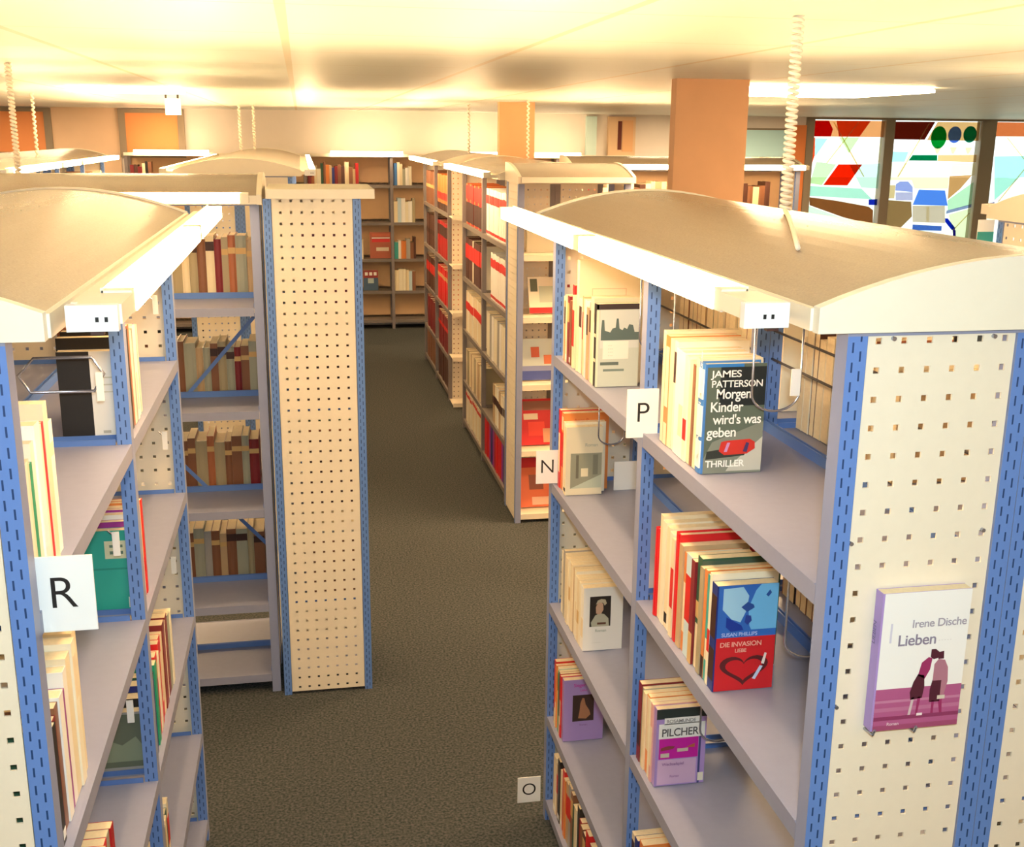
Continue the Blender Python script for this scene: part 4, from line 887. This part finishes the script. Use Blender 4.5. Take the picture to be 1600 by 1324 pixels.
cord(-1.745, 8.2, arc(.2, .327), 'straight cord over the distant bookcase below the orange blind', .008, .006, .03)
cord(-.52, 10.5, arc(.16, .359), 'first of two close cords over the curved-top bookcase behind the pillar', .008, .006, .03)
cord(-.41, 10.8, arc(.05, .359), 'second of two close cords over the curved-top bookcase behind the pillar', .008, .006, .03)
cord(1.36, 9.35, arc(.06, .327), 'cord dropping to the far volume bookcase', .007, .006, .03)
cord(1.575, 7.95, arc(.157, .327), 'cord dropping in front of the distant wooden column', .006, .006, .03)

# ---------------------------------------------------------------- things shown face-on
def display(name, x, y, z, wd, ht, tilt, cols, label, cat='book'):
    """a picture book leaning back, front cover towards -y"""
    o = MB().box(0, wd, 0, .008, 0, ht).build(name, COVER); o.color = (*cols[0], 1); o.location = (x, y, z + .0135 * math.sin(tilt)); o.rotation_euler = (-tilt, 0, 0)
    tag(o, label, cat, 'books shown face-on')
    MB().box(.002, wd - .003, .0081, .0135, .002, ht - .003).build('page_block', PAGES, o)
    k = 0
    for (a, b, c, d_, colr) in cols[1:]:
        k += 1
        q = MB().box(a * wd, b * wd, -.0003 - .0002 * k, -.0001 - .0002 * k, c * ht, d_ * ht).build('cover_picture', PRINT, q_parent(o)); q.color = (*colr, 1)
    return o
def q_parent(o): return o
TZ = [1.526, 1.187, .807, .425, .05]
R_, W_, O_, N_ = (.66, .015, .02), (.85, .82, .75), (.78, .22, .10), (.05, .08, .32)
display('picture_book', 1.225, 6.06, TZ[1] + .002, .24, .21, .42, [(.80, .72, .58), (.0, 1, .0, .16, R_), (.25, .7, .3, .75, (.5, .55, .45)), (.05, .22, .6, .95, (.12, .14, .10)), (.72, 1, .5, 1, (.35, .03, .04))], 'cream picture book with a red foot, second display shelf')
display('picture_book', 1.175, 6.06, TZ[2] + .002, .24, .24, .42, [(.62, .68, .66), (.0, 1, .0, .22, N_), (.0, 1, .22, .34, (.25, .28, .5)), (.3, .5, .55, .8, (.6, .12, .06)), (.6, 1, .38, .6, O_)], 'blue and grey picture book, third display shelf')
display('picture_book', 1.185, 6.06, TZ[3] + .002, .24, .27, .42, [R_, (.1, .9, .75, .95, (.3, .12, .08)), (.2, .6, .2, .5, (.85, .05, .03)), (.55, 1, .05, .35, (.75, .35, .2)), (.1, .45, .55, .68, (.85, .7, .5))], 'bright red picture book, fourth display shelf')
display('picture_book', 1.185, 6.06, TZ[4] + .002, .24, .29, .42, [(.78, .16, .06), (.0, 1, .8, 1, R_), (.25, .6, .35, .65, (.3, .08, .05)), (.3, .9, .04, .2, (.85, .5, .35))], 'orange picture book with a red head, bottom display shelf')
pb = MB().box(1.215, 1.42, 6.12, 6.16, TZ[0] + .002, TZ[0] + .11).build('grey_box', mat('grey_card', (.50, .46, .36), .7)); tag(pb, 'low grey box on the top display shelf', 'box')
MB().box(1.213, 1.422, 6.118, 6.162, TZ[0] + .111, TZ[0] + .125).build('lid', mat('grey_card_lid', (.58, .54, .44), .7), pb)
display('shown_book', .73, 12.72, VZ[2] + .002, .235, .29, .12, [(.42, .10, .05), (.1, .95, .62, .74, R_), (.1, .95, .76, .80, W_), (.3, .9, .28, .42, (.74, .64, .48)), (.1, .95, .84, .95, (.55, .12, .06))], 'brown and red book shown face-on, third shelf of the wall bookcase')
display('shown_book', .65, 12.72, VZ[3] + .002, .165, .225, .12, [(.05, .10, .18), (.0, 1, .62, 1, (.30, .03, .03)), (.1, .3, .74, .9, W_), (.4, .6, .74, .9, W_), (.7, .9, .74, .9, W_), (.3, .7, .35, .6, (.4, .5, .5))], 'small dark blue and red book shown face-on, fourth shelf')
